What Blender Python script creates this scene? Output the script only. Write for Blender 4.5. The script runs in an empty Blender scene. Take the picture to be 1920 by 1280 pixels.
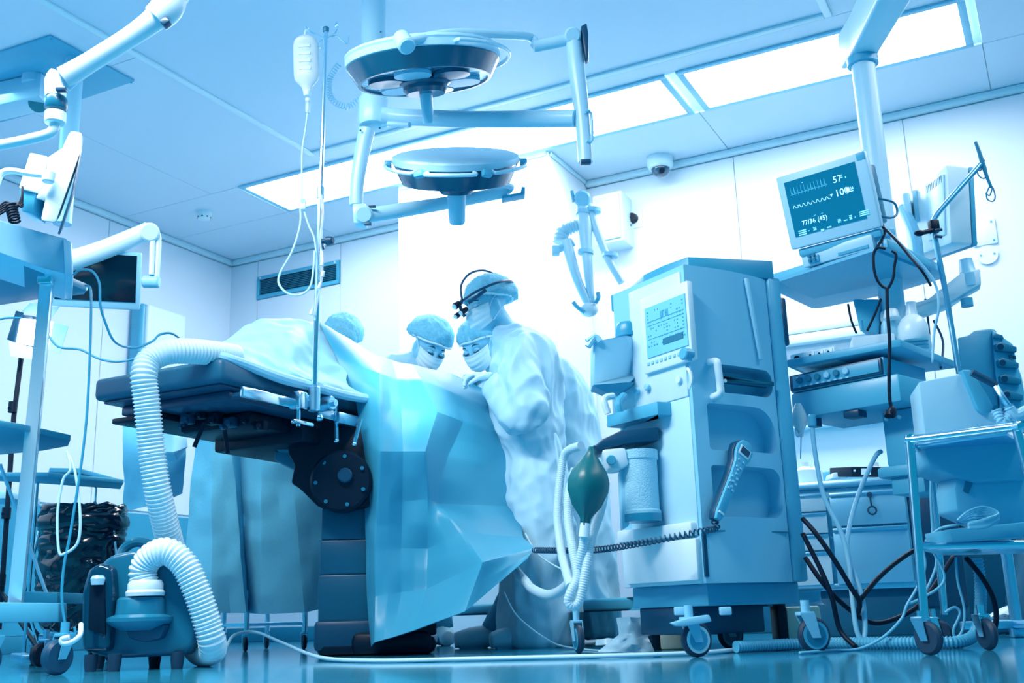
import bpy, bmesh, math, random
from mathutils import Vector as V, Matrix, noise
random.seed(7)
S = bpy.context.scene
COL = S.collection

# ---------------------------------------------------------------- camera, world, lights, exposure
FPX, PIT, ROL, YAW, CH = 2010.0, .2484, -.0305, .473, .145
_fw = V((0, math.cos(PIT), math.sin(PIT))); _up = V((0, -math.sin(PIT), math.cos(PIT))); _rt = V((1, 0, 0))
CR = _rt*math.cos(ROL) + _up*math.sin(ROL); CU = -_rt*math.sin(ROL) + _up*math.cos(ROL); CF = _fw
CO = V((0, 0, CH))
ROOM = Matrix.Rotation(YAW, 4, 'Z')          # work frame -> world (room axes)
cam = bpy.data.cameras.new('camera'); camo = bpy.data.objects.new('camera', cam); COL.objects.link(camo)
cam.sensor_width = 36; cam.lens = FPX/1920*36; cam.clip_start = .02; cam.clip_end = 60
_m = Matrix((CR, CU, -CF)).transposed().to_4x4(); _m.translation = CO
camo.matrix_world = ROOM @ _m
S.camera = camo
cam.dof.use_dof = True; cam.dof.focus_distance = 4.3; cam.dof.aperture_fstop = 5.6

w = bpy.data.worlds.new('world'); S.world = w; w.use_nodes = True
w.node_tree.nodes['Background'].inputs[0].default_value = (.008, .405, .72, 1)
w.node_tree.nodes['Background'].inputs[1].default_value = .5

def area(name, loc, sx, sy, power, col, rot=(0, 0, 0), spread=math.pi):
    l = bpy.data.lights.new(name, 'AREA'); l.shape = 'RECTANGLE'; l.size = sx; l.size_y = sy
    l.energy = power; l.color = col; l.spread = spread
    o = bpy.data.objects.new(name, l); COL.objects.link(o); o.location = loc; o.rotation_euler = rot
    return o
def spot(name, p, q, power, col, ang, blend=.6, r=.15):
    l = bpy.data.lights.new(name, 'SPOT'); l.energy = power; l.color = col; l.spot_size = math.radians(ang); l.spot_blend = blend; l.shadow_soft_size = r
    o = bpy.data.objects.new(name, l); COL.objects.link(o)
    p = ROOM @ V(p); q = ROOM @ V(q)
    o.location = p; o.rotation_euler = (q-p).to_track_quat('-Z', 'Y').to_euler()
    return o
WARM = (1, .94, .90)
# the ceiling panels of the half of the room the camera stands in, and those beyond its right edge (room axes)
area('ceiling_panel_light_over_camera', (-2.6, 1.3, 2.93), 2.6, .5, 165, (1, .94, .9))
area('ceiling_panel_light_left', (-4.9, 2.4, 2.9), .45, 2.0, 16, (.45, .85, 1))
area('ceiling_panel_light_right', (.9, 4.2, 2.9), .45, 2.4, 36, WARM)
spot('surgical_lamp_beam', (-.38, 3.75, 2.05), (-.42, 4.62, 1.0), 120, (1, .93, .88), 24)
S.view_settings.view_transform = 'Standard'; S.view_settings.look = 'None'
S.view_settings.gamma = 1; S.view_settings.use_curve_mapping = False
S.view_settings.exposure = .32
STRIP = 15.0                                   # emission strength of the ceiling light panels

# ---------------------------------------------------------------- pixel helpers (work frame: x right, y ahead, z up)
def ray(x, y): return CR*(x-960) + CU*(640-y) + CF*FPX
def P(x, y, d): r = ray(x, y); return CO + r*(d/r.y)
def PZ(x, y, z): r = ray(x, y); return CO + r*((z-CH)/r.z)
def PP(lst): return [P(*a) for a in lst]
class Fr:
    def __init__(s, o, ang=0, M=None):
        s.M = M if M is not None else Matrix.Translation(V(o)) @ Matrix.Rotation(math.radians(ang), 4, 'Z')
    def px(s, x, y, ax, val):
        i = 'xyz'.index(ax); a = s.M.to_3x3().col[i]; o = s.M.translation; r = ray(x, y)
        t = (val-(CO-o).dot(a))/r.dot(a)
        return s.M.inverted() @ (CO+r*t)
RM = Fr((0, 0, 0), -math.degrees(YAW))

# ---------------------------------------------------------------- materials
TON = [(0, (.0005, .005, .016)), (.1, (.001, .02, .05)), (.2, (.003, .07, .15)), (.35, (.008, .19, .32)), (.5, (.025, .33, .52)),
       (.65, (.10, .52, .74)), (.8, (.33, .72, .91)), (.9, (.60, .86, .97)), (1, (.86, .95, .99))]
def tone(v):
    for (a, ca), (b, cb) in zip(TON, TON[1:]):
        if v <= b:
            t = (v-a)/(b-a); return tuple(x+(y-x)*t for x, y in zip(ca, cb))+(1,)
    return TON[-1][1]+(1,)
MATS = {}
def mat(name, v=.9, rough=.5, metal=0, bump=0, bscale=40, var=0, vscale=6, trans=0, emit=None, es=1, col=None, coat=0, alpha=1, stretch=None, spec=.5):
    if name in MATS: return MATS[name]
    m = bpy.data.materials.new(name); m.use_nodes = True; nt = m.node_tree; b = nt.nodes['Principled BSDF']
    c = col if col else tone(v)
    b.inputs['Base Color'].default_value = c; b.inputs['Roughness'].default_value = rough; b.inputs['Metallic'].default_value = metal
    b.inputs['Specular IOR Level'].default_value = spec
    if trans: b.inputs['Transmission Weight'].default_value = trans; b.inputs['IOR'].default_value = 1.3
    if coat: b.inputs['Coat Weight'].default_value = coat; b.inputs['Coat Roughness'].default_value = .08
    if alpha < 1: b.inputs['Alpha'].default_value = alpha
    if emit: b.inputs['Emission Color'].default_value = emit; b.inputs['Emission Strength'].default_value = es
    tc = nt.nodes.new('ShaderNodeTexCoord'); mp = nt.nodes.new('ShaderNodeMapping'); nt.links.new(tc.outputs['Object'], mp.inputs[0])
    if stretch: mp.inputs['Scale'].default_value = stretch
    nz = nt.nodes.new('ShaderNodeTexNoise'); nt.links.new(mp.outputs[0], nz.inputs[0]); nz.inputs['Scale'].default_value = vscale; nz.inputs['Detail'].default_value = 5
    if var:
        mx = nt.nodes.new('ShaderNodeMix'); mx.data_type = 'RGBA'
        mx.inputs[6].default_value = tuple(x*(1-var) for x in c[:3])+(1,); mx.inputs[7].default_value = tuple(min(1, x*(1+var)) for x in c[:3])+(1,)
        nt.links.new(nz.outputs[0], mx.inputs[0]); nt.links.new(mx.outputs[2], b.inputs['Base Color'])
    rr = nt.nodes.new('ShaderNodeMapRange'); rr.inputs[3].default_value = rough*.88; rr.inputs[4].default_value = min(1, rough*1.12)
    nt.links.new(nz.outputs[0], rr.inputs[0]); nt.links.new(rr.outputs[0], b.inputs['Roughness'])
    if bump:
        n2 = nt.nodes.new('ShaderNodeTexNoise'); nt.links.new(mp.outputs[0], n2.inputs[0]); n2.inputs['Scale'].default_value = bscale; n2.inputs['Detail'].default_value = 6
        bp = nt.nodes.new('ShaderNodeBump'); bp.inputs['Strength'].default_value = bump; bp.inputs['Distance'].default_value = .01
        nt.links.new(n2.outputs[0], bp.inputs['Height']); nt.links.new(bp.outputs[0], b.inputs['Normal'])
    MATS[name] = m; return m
white = mat('white_plastic', .93, .35, var=.03)
wallm = mat('wall_paint', .88, .42, var=.02, vscale=2, col=(.68, .82, .94, 1))
ceilm = mat('ceiling_paint', .86, .5, var=.02, vscale=2, col=(.66, .82, .95, 1))
trimm = mat('trim_white', .92, .4)
lblue = mat('pale_blue_plastic', .78, .35, var=.03)
mblue = mat('mid_blue_plastic', .58, .38, var=.04)
dblue = mat('deep_blue_plastic', .38, .35, var=.05)
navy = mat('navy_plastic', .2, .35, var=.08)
black = mat('black_plastic', .06, .4, bump=.1, spec=.25)
rubber = mat('dark_rubber', .14, .55)
chrome = mat('chrome', .93, .16, metal=1)
steel = mat('brushed_steel', .82, .3, metal=1, bump=.05, bscale=60, stretch=(1, 1, 12))
sheet = mat('blue_drape', .56, .42, col=(.045, .38, .57, 1), bump=.06, bscale=300, var=.03)
sheet2 = mat('fleece_drape', .66, .8, bump=.35, bscale=160, var=.14, vscale=120, stretch=(3, 3, 1))
gown = mat('gown_fabric', .84, .55, bump=.05, bscale=200, var=.03)
gownd = mat('gown_fabric_shaded_blue', .66, .6, bump=.05, bscale=200, var=.05)
capm = mat('bouffant_net', .71, .8, bump=.5, bscale=90, var=.3, vscale=60)
skin = mat('skin', .74, .5, var=.04, vscale=14)
maskm = mat('mask_fabric', .93, .6, bump=.08, bscale=150)
glove = mat('latex_glove', .88, .4)
hairm = mat('dark_hair', .12, .5)
glassm = mat('clear_plastic', .98, .08, trans=.5, alpha=.6)
vinyl = mat('dark_vinyl', .27, .42, bump=.08, bscale=160, var=.08)
cordw = mat('pale_cord', .85, .4)
cordb = mat('black_cord', .05, .45, spec=.2)
inkd = mat('ink_dark', .35, .5)
inkm = mat('ink_mid', .55, .5)

# ---------------------------------------------------------------- mesh builder
def catmull(pts, n=6, closed=False):
    pts = [V(p) for p in pts]
    if len(pts) < 3 or n < 2: return pts
    out = []; N = len(pts)
    rng = range(N) if closed else range(N-1)
    for i in rng:
        if closed: a, b, c, d = (pts[(i+k) % N] for k in (-1, 0, 1, 2))
        else: a, b, c, d = pts[max(i-1, 0)], pts[i], pts[i+1], pts[min(i+2, N-1)]
        for k in range(n):
            t = k/n
            out.append(.5*((2*b)+(c-a)*t+(2*a-5*b+4*c-d)*t*t+(3*b-a-3*c+d)*t**3))
    if not closed: out.append(pts[-1])
    return out
def resample(pts, step):
    out = [pts[0].copy()]; acc = 0
    for a, b in zip(pts, pts[1:]):
        L = (b-a).length
        if L < 1e-9: continue
        t = step-acc
        while t <= L: out.append(a+(b-a)*(t/L)); t += step
        acc = (acc+L) % step
    return out
class B:
    def __init__(s, F=None): s.v = []; s.f = []; s.M = F.M.copy() if F else Matrix()
    def add(s, vs, fs, M=None):
        m = s.M @ M if M is not None else s.M
        k = len(s.v); s.v += [m @ V(v) for v in vs]; s.f += [tuple(i+k for i in f) for f in fs]; return s
    def bm(s, bm, M=None):
        bm.verts.ensure_lookup_table(); bm.verts.index_update()
        s.add([v.co.copy() for v in bm.verts], [[v.index for v in f.verts] for f in bm.faces], M); bm.free(); return s
    def box(s, c, d, bev=0, seg=2, rot=None, rz=0):
        b = bmesh.new(); bmesh.ops.create_cube(b, size=1)
        for v in b.verts: v.co = V((v.co.x*d[0], v.co.y*d[1], v.co.z*d[2]))
        if bev: bmesh.ops.bevel(b, geom=b.edges[:], offset=min(bev, min(d)*.49), segments=seg, profile=.5, affect='EDGES')
        M = Matrix.Translation(V(c))
        if rz: M = M @ Matrix.Rotation(math.radians(rz), 4, 'Z')
        if rot is not None: M = M @ rot
        return s.bm(b, M)
    def bb(s, lo, hi, bev=0, seg=2):
        lo = V(lo); hi = V(hi); return s.box((lo+hi)/2, [abs(a) for a in (hi-lo)], bev, seg)
    def slab(s, pts, vec, bev=0, seg=2):
        pts = [V(p) for p in pts]; vec = V(vec); b = bmesh.new()
        a = [b.verts.new(p) for p in pts]; c = [b.verts.new(p+vec) for p in pts]; n = len(pts)
        b.faces.new(a); b.faces.new(c[::-1])
        for i in range(n): b.faces.new((a[i], c[i], c[(i+1) % n], a[(i+1) % n]))
        bmesh.ops.recalc_face_normals(b, faces=b.faces[:])
        if bev: bmesh.ops.bevel(b, geom=b.edges[:], offset=bev, segments=seg, profile=.5, affect='EDGES', clamp_overlap=True)
        return s.bm(b)
    def prism(s, out, ax, h0, h1, bev=0, seg=2):
        f = {'z': lambda a, b: (a, b, h0), 'x': lambda a, b: (h0, a, b), 'y': lambda a, b: (a, h0, b)}[ax]
        vec = {'z': (0, 0, h1-h0), 'x': (h1-h0, 0, 0), 'y': (0, h1-h0, 0)}[ax]
        return s.slab([f(a, b) for a, b in out], vec, bev, seg)
    def ring(s, c, t, n, r, seg, sq=1):
        b = t.cross(n); return [c+(n*math.cos(2*math.pi*k/seg)+b*math.sin(2*math.pi*k/seg)*sq)*r for k in range(seg)]
    def tube(s, pts, r, seg=10, sub=6, closed=False, cap=True, sq=1, up=None):
        rs = r if isinstance(r, (list, tuple)) else None
        base = [V(p) for p in pts]; pts = catmull(base, sub, closed); N = len(pts)
        def rad(i):
            if not rs: return r
            if len(rs) == N: return rs[i]
            x = i/max(1, N-1)*(len(rs)-1); k = min(int(x), len(rs)-2); return rs[k]+(rs[k+1]-rs[k])*(x-k)
        T = []
        for i in range(N):
            if closed: t = pts[(i+1) % N]-pts[i-1]
            else: t = pts[min(i+1, N-1)]-pts[max(i-1, 0)]
            T.append(t.normalized() if t.length > 1e-9 else (T[-1] if T else V((0, 0, 1))))
        n = V(up) if up else (V((0, 0, 1)) if abs(T[0].z) < .9 else V((1, 0, 0)))
        n = (n-T[0]*n.dot(T[0])).normalized(); rings = []
        for i in range(N):
            n = n-T[i]*n.dot(T[i]); n = n.normalized() if n.length > 1e-6 else V((1, 0, 0))
            rings.append(s.ring(pts[i], T[i], n, rad(i), seg, sq))
        return s.loft(rings, closed=closed, cap=cap and not closed)
    def loft(s, rings, closed=False, cap=True):
        seg = len(rings[0]); vs = [p for rg in rings for p in rg]; fs = []
        N = len(rings)
        for i in range(N if closed else N-1):
            j = (i+1) % N
            for k in range(seg):
                k2 = (k+1) % seg; fs.append((i*seg+k, i*seg+k2, j*seg+k2, j*seg+k))
        if cap: fs.append(tuple(range(seg))[::-1]); fs.append(tuple((N-1)*seg+k for k in range(seg)))
        return s.add(vs, fs)
    def cyl(s, a, b, r, r2=None, seg=20, bev=0):
        a = V(a); b = V(b); r2 = r if r2 is None else r2
        t = (b-a).normalized(); L = (b-a).length
        if bev: return s.lathe([(0, 0), (r-bev, 0), (r, bev), (r2, L-bev), (r2-bev, L), (0, L)], a, t, seg)
        n = V((0, 0, 1)) if abs(t.z) < .9 else V((1, 0, 0)); n = (n-t*n.dot(t)).normalized()
        return s.loft([s.ring(a, t, n, r, seg), s.ring(b, t, n, r2, seg)])
    def lathe(s, prof, o, ax=(0, 0, 1), seg=24, sq=1, up=None):
        o = V(o); t = V(ax).normalized(); n = V(up) if up else (V((0, 0, 1)) if abs(t.z) < .9 else V((1, 0, 0))); n = (n-t*n.dot(t)).normalized()
        return s.loft([s.ring(o+t*h, t, n, max(r, 1e-4), seg, sq) for r, h in prof], cap=True)
    def ell(s, c, r, M=None, u=20, v=12):
        vs = []; fs = []
        for i in range(v+1):
            th = math.pi*i/v
            for k in range(u):
                ph = 2*math.pi*k/u; vs.append((r[0]*math.sin(th)*math.cos(ph), r[1]*math.sin(th)*math.sin(ph), r[2]*math.cos(th)))
        for i in range(v):
            for k in range(u): fs.append((i*u+k, (i+1)*u+k, (i+1)*u+(k+1) % u, i*u+(k+1) % u))
        return s.add(vs, fs, Matrix.Translation(V(c)) @ (M if M is not None else Matrix()))
    def grid(s, G, closed=False):
        r = len(G); c = len(G[0]); vs = [p for row in G for p in row]; fs = []
        for i in range(r-1):
            for k in range(c if closed else c-1): fs.append((i*c+k, i*c+(k+1) % c, (i+1)*c+(k+1) % c, (i+1)*c+k))
        return s.add(vs, fs)
    def corr(s, pts, r, pitch=.012, depth=.12, seg=18, sub=10):
        p = resample(catmull([V(q) for q in pts], sub), pitch/4)
        rs = [r*(1+depth*(.5 if i % 4 in (0, 1) else -.5)) for i in range(len(p))]
        return s.tube(p, rs, seg, sub=1)
    def coil(s, pts, R, r, turns, seg=5, per=10):
        path = catmull([V(q) for q in pts], 12); L = sum((b-a).length for a, b in zip(path, path[1:]))
        q = resample(path, L/(turns*per)); out = []; n = V((0, 0, 1))
        for i, c in enumerate(q):
            t = (q[min(i+1, len(q)-1)]-q[max(i-1, 0)]).normalized(); n = (n-t*n.dot(t)).normalized(); b = t.cross(n)
            a = 2*math.pi*i/per; out.append(c+(n*math.cos(a)+b*math.sin(a))*R)
        return s.tube(out, r, seg, sub=1)
    def text(s, body, size, M, ext=.0004, align='LEFT'):
        c = bpy.data.curves.new('t', 'FONT'); c.body = body; c.size = size; c.extrude = ext; c.align_x = align; c.resolution_u = 2
        o = bpy.data.objects.new('t', c); me = o.to_mesh()
        s.add([v.co.copy() for v in me.vertices], [tuple(p.vertices) for p in me.polygons], M)
        o.to_mesh_clear(); bpy.data.objects.remove(o); bpy.data.curves.remove(c); return s
    def build(s, name, m, parent=None, ang=35, solid=0, sub=0, kind=None, label=None, remesh=0, smooth=0, disp=None):
        me = bpy.data.meshes.new(name); inv = RINV.get(parent, Matrix()) if parent is not None else Matrix()
        piv = V((0, 0, 0))
        if parent is None and s.v:
            xs = [min(v[i] for v in s.v) for i in range(3)]; xe = [max(v[i] for v in s.v) for i in range(3)]
            piv = V(((xs[0]+xe[0])/2, (xs[1]+xe[1])/2, xs[2]))
        me.from_pydata([inv @ v - piv for v in s.v], [], s.f)
        b = bmesh.new(); b.from_mesh(me); bmesh.ops.remove_doubles(b, verts=b.verts[:], dist=1e-6)
        if not solid: bmesh.ops.recalc_face_normals(b, faces=b.faces[:])
        b.to_mesh(me); b.free()
        o = bpy.data.objects.new(name, me); COL.objects.link(o)
        if parent is not None: o.parent = parent; RINV[o] = inv
        else: o.location = piv; RINV[o] = Matrix.Translation(-piv)
        mods = []
        if remesh:
            md = o.modifiers.new('r', 'REMESH'); md.mode = 'VOXEL'; md.voxel_size = remesh; md.use_smooth_shade = True; mods.append(md)
        if smooth:
            md = o.modifiers.new('s', 'SMOOTH'); md.iterations = smooth; md.factor = .6; mods.append(md)
        if solid: md = o.modifiers.new('t', 'SOLIDIFY'); md.thickness = solid; md.offset = 0; mods.append(md)
        if sub: md = o.modifiers.new('u', 'SUBSURF'); md.levels = sub; md.render_levels = sub; mods.append(md)
        if mods:
            bpy.context.view_layer.update()
            ev = o.evaluated_get(bpy.context.evaluated_depsgraph_get())
            nm = bpy.data.meshes.new_from_object(ev); o.modifiers.clear(); o.data = nm; bpy.data.meshes.remove(me); me = nm; me.name = name
        if disp:
            off = RINV[o].inverted()
            me.update(); ns = [v.normal.copy() for v in me.vertices]
            for v, n in zip(me.vertices, ns): v.co = v.co + disp(off @ v.co, n)
            me.update()
        me.shade_smooth()
        if ang < 180: me.set_sharp_from_angle(angle=math.radians(ang))
        me.materials.clear(); me.materials.append(m)
        if kind: o['kind'] = kind
        if label: o['label'] = label
        return o
RINV = {}
def tag(o, label, cat, group=None):
    o['label'] = label; o['category'] = cat
    if group: o['group'] = group
    return o
def T(name, label, cat, loc=(0, 0, 0), group=None, F=None):
    o = bpy.data.objects.new(name, None); COL.objects.link(o); o.empty_display_size = .1
    M = F.M.copy() if F else Matrix.Translation(V(loc))
    o.matrix_world = M; RINV[o] = M.inverted()
    return tag(o, label, cat, group)
def struct(b, name, m, parent=None, **k):
    o = b.build(name, m, parent, **k)
    if parent is None: o['kind'] = 'structure'
    return o
# ================================================================ the room (room axes)
CZ = 3.0; XL, XR, YB, YF = -5.82, 1.9, 6.38, -2.2
b = B(RM); b.bb((XL, YF, -.06), (XR, YB, 0)); floorm = mat('floor_vinyl', .47, .13, var=.12, vscale=2.2, coat=.5, bump=.02, bscale=5)
struct(b, 'floor', floorm)
wb = struct(B(RM).bb((XL-.12, YB, 0), (XR, YB+.12, CZ+.1)), 'wall_back', trimm)
wl = struct(B(RM).bb((XL-.12, YF, 0), (XL, YB, CZ+.1)), 'wall_left', trimm)
ce = struct(B(RM).bb((XL-.12, YF, CZ+.012), (XR, YB+.12, CZ+.14)), 'ceiling', trimm)
# wall panels, thin recessed joints between them
v1 = RM.px(482, 560, 'y', YB-.015).x; v2 = RM.px(638, 520, 'y', YB-.015).x
zt = RM.px(560, 497, 'y', YB).z; zb = RM.px(560, 552, 'y', YB).z
vz1 = RM.px(560, 512, 'y', YB-.015).z+.13; vz0 = RM.px(560, 542, 'y', YB-.015).z-.12
vz0 = RM.px(484, 562, 'y', YB-.015).z; vz1 = RM.px(484, 520, 'y', YB-.015).z
g = .0025
def wp(x0, x1, z0, z1):
    B(RM).bb((x0+g, YB-.015, z0+g), (x1-g, YB+.002, z1-g), .0015, 1).build('wall_panel', wallm, wb)
wp(XL, v1, 0.02, CZ-.05); wp(v1, v2, .02, vz0); wp(v1, v2, vz1, CZ-.05); wp(v2, -3.78, .02, CZ-.05)
x = -2.66
for x1 in (-1.62, -.58, .46, 1.5, XR): wp(x, x1, .02, CZ-.05); x = x1
for y0, y1 in ((YF, -1.0), (-1.0, .2), (.2, 1.4), (1.4, 2.6), (2.6, 3.8), (3.8, 5.1), (5.1, YB)):
    B(RM).bb((XL-.002, y0+g, .92), (XL+.015, y1-g, CZ-.05), .0015, 1).build('wall_panel', wallm, wl)
    B(RM).bb((XL-.002, y0+g, .10), (XL+.03, y1-g, .90), .003, 1).build('lower_panel', mat('lower_wall_blue', .5, .4, var=.05), wl)
struct(B(RM).bb((XL, YF, 0), (XL+.04, YB, .10), .006), 'baseboard_left', dblue)
struct(B(RM).bb((XL, YB-.04, 0), (XR, YB, .10), .006), 'baseboard_back', dblue)
# boxed-in column with two visible faces
cx0, cx1, cy = -3.78, -2.66, 5.78
pc = struct(B(RM).bb((cx0, cy, 0), (cx1, YB, CZ+.01)), 'wall_column', trimm)
colm = mat('column_paint', .95, .42, col=(.80, .89, .97, 1))
B(RM).bb((cx0-.01, cy-.012, .02), (cx1+.01, cy+.002, CZ-.003), .002, 1).build('front_panel', colm, pc)
B(RM).bb((cx1-.002, cy+.004, .02), (cx1+.012, YB-.02, CZ-.003), .002, 1).build('side_panel', colm, pc)
# ceiling panels with joints
def cp(x0, x1, y0, y1, m=ceilm):
    B(RM).bb((x0+.002, y0+.002, CZ), (x1-.002, y1-.002, CZ+.013), .001, 1).build('ceiling_panel', m, ce)
fx0, fx1, fy = -3.95, -.74, 5.01
xs = [XL, -4.95, fx0]
for a, c in zip(xs, xs[1:]):
    for y0, y1 in ((YF, .3), (.3, 1.9), (1.9, 3.6), (3.6, 5.2)): cp(a, c, y0, y1)
lx = [-4.66, -1.66, -.13]
l0 = 5.22; l1 = 5.69
for a, c in ((XL, -4.72), (-4.72, -3.7), (-3.7, -2.66), (-2.66, -1.64), (-1.64, -.08), (-.08, 1.1), (1.1, XR)):
    cp(a, c, 5.74, YB)
cp(XL, -4.72, 5.2, 5.74); cp(-4.72, fx0, 5.2, 5.24); cp(fx0, -.08, 5.05, 5.2); cp(-.08, 1.1, 5.05, 5.74); cp(1.1, XR, 5.05, 5.74)
for y0, y1 in ((YF, .3), (.3, 2.0), (2.0, 3.6), (3.6, 5.05)): cp(fx1, .55, y0, y1); cp(.55, XR, y0, y1)
B(RM).bb((fx0, YF, CZ), (fx1, fy, CZ+.013)).build('laminar_flow_panel', mat('laminar_panel', .86, .45, var=.02, vscale=1, col=(.62, .80, .95, 1)), ce)
# raised trim round the laminar-flow field
for k, (lo, hi) in enumerate([((fx0-.02, YF, CZ-.014), (fx0+.02, fy+.02, CZ+.001)), ((fx0+.02, fy-.02, CZ-.014), (fx1-.02, fy+.02, CZ+.001)), ((fx1-.02, YF, CZ-.014), (fx1+.02, fy+.02, CZ+.001))]):
    struct(B(RM).bb(lo, hi, .006), 'trim_%d' % (k+1), trimm)
# cornices
c_ = .045
for k, (lo, hi) in enumerate([((XL, YF, CZ-c_), (XL+c_, YB, CZ)), ((XL+c_, YB-c_, CZ-c_), (cx0-.011, YB, CZ)), ((cx1+.013, YB-c_, CZ-c_), (XR, YB, CZ)), ((cx0, cy-.03, CZ-.03), (cx1, cy-.012, CZ)), ((cx1+.012, cy, CZ-.03), (cx1+.03, YB-.05, CZ))]):
    struct(B(RM).bb(lo, hi, .012, 2), 'trim_%d' % (k+4), trimm)
# light panels
stripm = mat('light_diffuser', 1, .5, emit=(1, .94, .90, 1), es=STRIP)
def lightpanel(x0, x1, label):
    t = T('ceiling_light', label, 'ceiling light', (RM.M @ V(((x0+x1)/2, (l0+l1)/2, CZ-.02))), group=None)
    f = B(RM)
    for lo, hi in (((x0-.04, l0-.035, CZ-.014), (x1+.04, l0, CZ-.0005)), ((x0-.04, l1, CZ-.014), (x1+.04, l1+.035, CZ-.0005)), ((x0-.04, l0, CZ-.014), (x0, l1, CZ-.0005)), ((x1, l0, CZ-.014), (x1+.04, l1, CZ-.0005))): f.bb(lo, hi, .004)
    f.build('frame', mblue if 0 else lblue, t)
    B(RM).bb((x0, l0, CZ-.010), (x1, l1, CZ-.004)).build('diffuser', stripm, t)
lightpanel(-4.66, -1.70, 'long glowing ceiling light panel passing behind the surgical lamps')
lightpanel(-1.56, -.16, 'shorter glowing ceiling light panel at right behind the equipment column')
# beyond the frame on the same row
# air vent
t = T('air_vent', 'long dark wall air grille high on the back wall', 'vent', RM.M @ V(((v1+v2)/2, YB-.02, vz0)))
w_ = .03; f = B(RM)
f.bb((v1+.004, YB-.03, vz0), (v2-.004, YB-.006, vz0+w_), .003).bb((v1+.004, YB-.03, vz1-w_), (v2-.004, YB-.006, vz1), .003).bb((v1+.004, YB-.03, vz0+w_), (v1+w_, YB-.006, vz1-w_), .003).bb((v2-w_, YB-.03, vz0+w_), (v2-.004, YB-.006, vz1-w_), .003)
f.build('frame', mblue, t)
B(RM).bb((v1+w_, YB-.008, vz0+w_), (v2-w_, YB-.002, vz1-w_)).build('backing', navy, t)
n = 9
for i in range(n):
    z = vz0+w_+(vz1-vz0-2*w_)*(i+.5)/n
    B(RM).box(((v1+v2)/2, YB-.016, z), (v2-v1-2*w_, .014, .004), rot=Matrix.Rotation(.5, 4, 'X')).build('slat', dblue, t)
for x in (v1+.04, v2-.04): B(RM).cyl((x, YB-.034, vz1-w_/2), (x, YB-.028, vz1-w_/2), .007).build('screw', white, t)
# smoke detector
c = PZ(383, 398, CZ); t = T('smoke_detector', 'small white round smoke detector on the ceiling at left', 'smoke detector', c)
B().lathe([(0, 0), (.055, 0), (.055, .022), (.05, .03), (.044, .05), (.03, .056), (0, .056)], c, (0, 0, -1)).build('body', white, t)
for k in range(8):
    a = k*math.pi/4; B().box(c+V((math.cos(a)*.043, math.sin(a)*.043, -.042)), (.012, .012, .009), rot=Matrix.Rotation(a, 4, 'Z')).build('slot', navy, t)
# dome camera
c = RM.M @ V((-2.1, YB-.16, CZ)); c = PZ(1237, 296, CZ)
t = T('security_camera', 'white dome security camera with dark glass under the ceiling by the back wall', 'camera', c)
B().lathe([(0, 0), (.085, 0), (.085, .045), (.082, .06), (.07, .075), (.06, .078), (0, .078)], c, (0, 0, -1)).build('housing', white, t)
B().ell(c-V((0, 0, .078)), (.06, .06, .055)).build('dome', mat('dark_glass', .22, .05, coat=1), t)
B().cyl(c-V((0, .03, .10)), c-V((0, .065, .115)), .022, .018).build('lens', black, t)
# cabinet on back wall, with power socket
F = Fr(RM.M @ V((0, YB, 0)), -math.degrees(YAW))
a = F.px(1106, 366, 'y', -.30); d = F.px(1152, 362, 'y', -.30); e = F.px(1105, 448, 'y', -.30)
a = F.px(1108, 366, 'y', -.22); e = F.px(1168, 448, 'y', -.22)
t = T('wall_cabinet', 'white rectangular wall cabinet beside the column corner', 'cabinet', F.M @ V(((a.x+e.x)/2, -.1, e.z)))
Bc = B(F).bb((a.x, -.2, e.z), (e.x, 0, a.z), .012); Bc.build('body', white, t)
B(F).bb((a.x+.015, -.212, e.z+.02), (e.x-.015, -.198, a.z-.02), .006).build('door', mat('cabinet_door', .86, .4), t)
q = F.px(1188, 410, 'y', -.02); t = T('wall_socket', 'white wall socket with a black plug and two short cables', 'socket', F.M @ q)
B(F).box((q.x, -.012, q.z), (.12, .02, .14), .006).build('cover_plate', white, t)
B(F).cyl((q.x, -.02, q.z), (q.x, -.06, q.z), .035, .03).build('plug', black, t)
for dz in (0, -.06):
    B(F).tube([(q.x, -.05, q.z), (q.x-.06, -.08, q.z-.01+dz*.4), (e.x+.004, -.06, q.z+dz)], .007).build('cable', cordb, t)
# pale plates at right wall
for (x, y, rnd, lab) in ((1845, 436, 0, 'white square blanking plate with four screws on right back wall'), (1852, 478, 1, 'white round blanking plate on right back wall under the square one')):
    q = F.px(x, y, 'y', -.02); t = T('blanking_plate', lab, 'wall plate', F.M @ q)
    if rnd:
        B(F).cyl((q.x, -.014, q.z), (q.x, -.03, q.z), .055).build('plate', white, t); sc = ((-.035, 0), (.035, 0))
    else:
        B(F).box((q.x, -.022, q.z), (.13, .014, .15), .004).build('plate', white, t); sc = ((-.045, .055), (.045, .055), (-.045, -.055), (.045, -.055))
    for dx, dz in sc: B(F).cyl((q.x+dx, -.029, q.z+dz), (q.x+dx, -.034, q.z+dz), .006, seg=8).build('screw', inkm, t)
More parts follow.
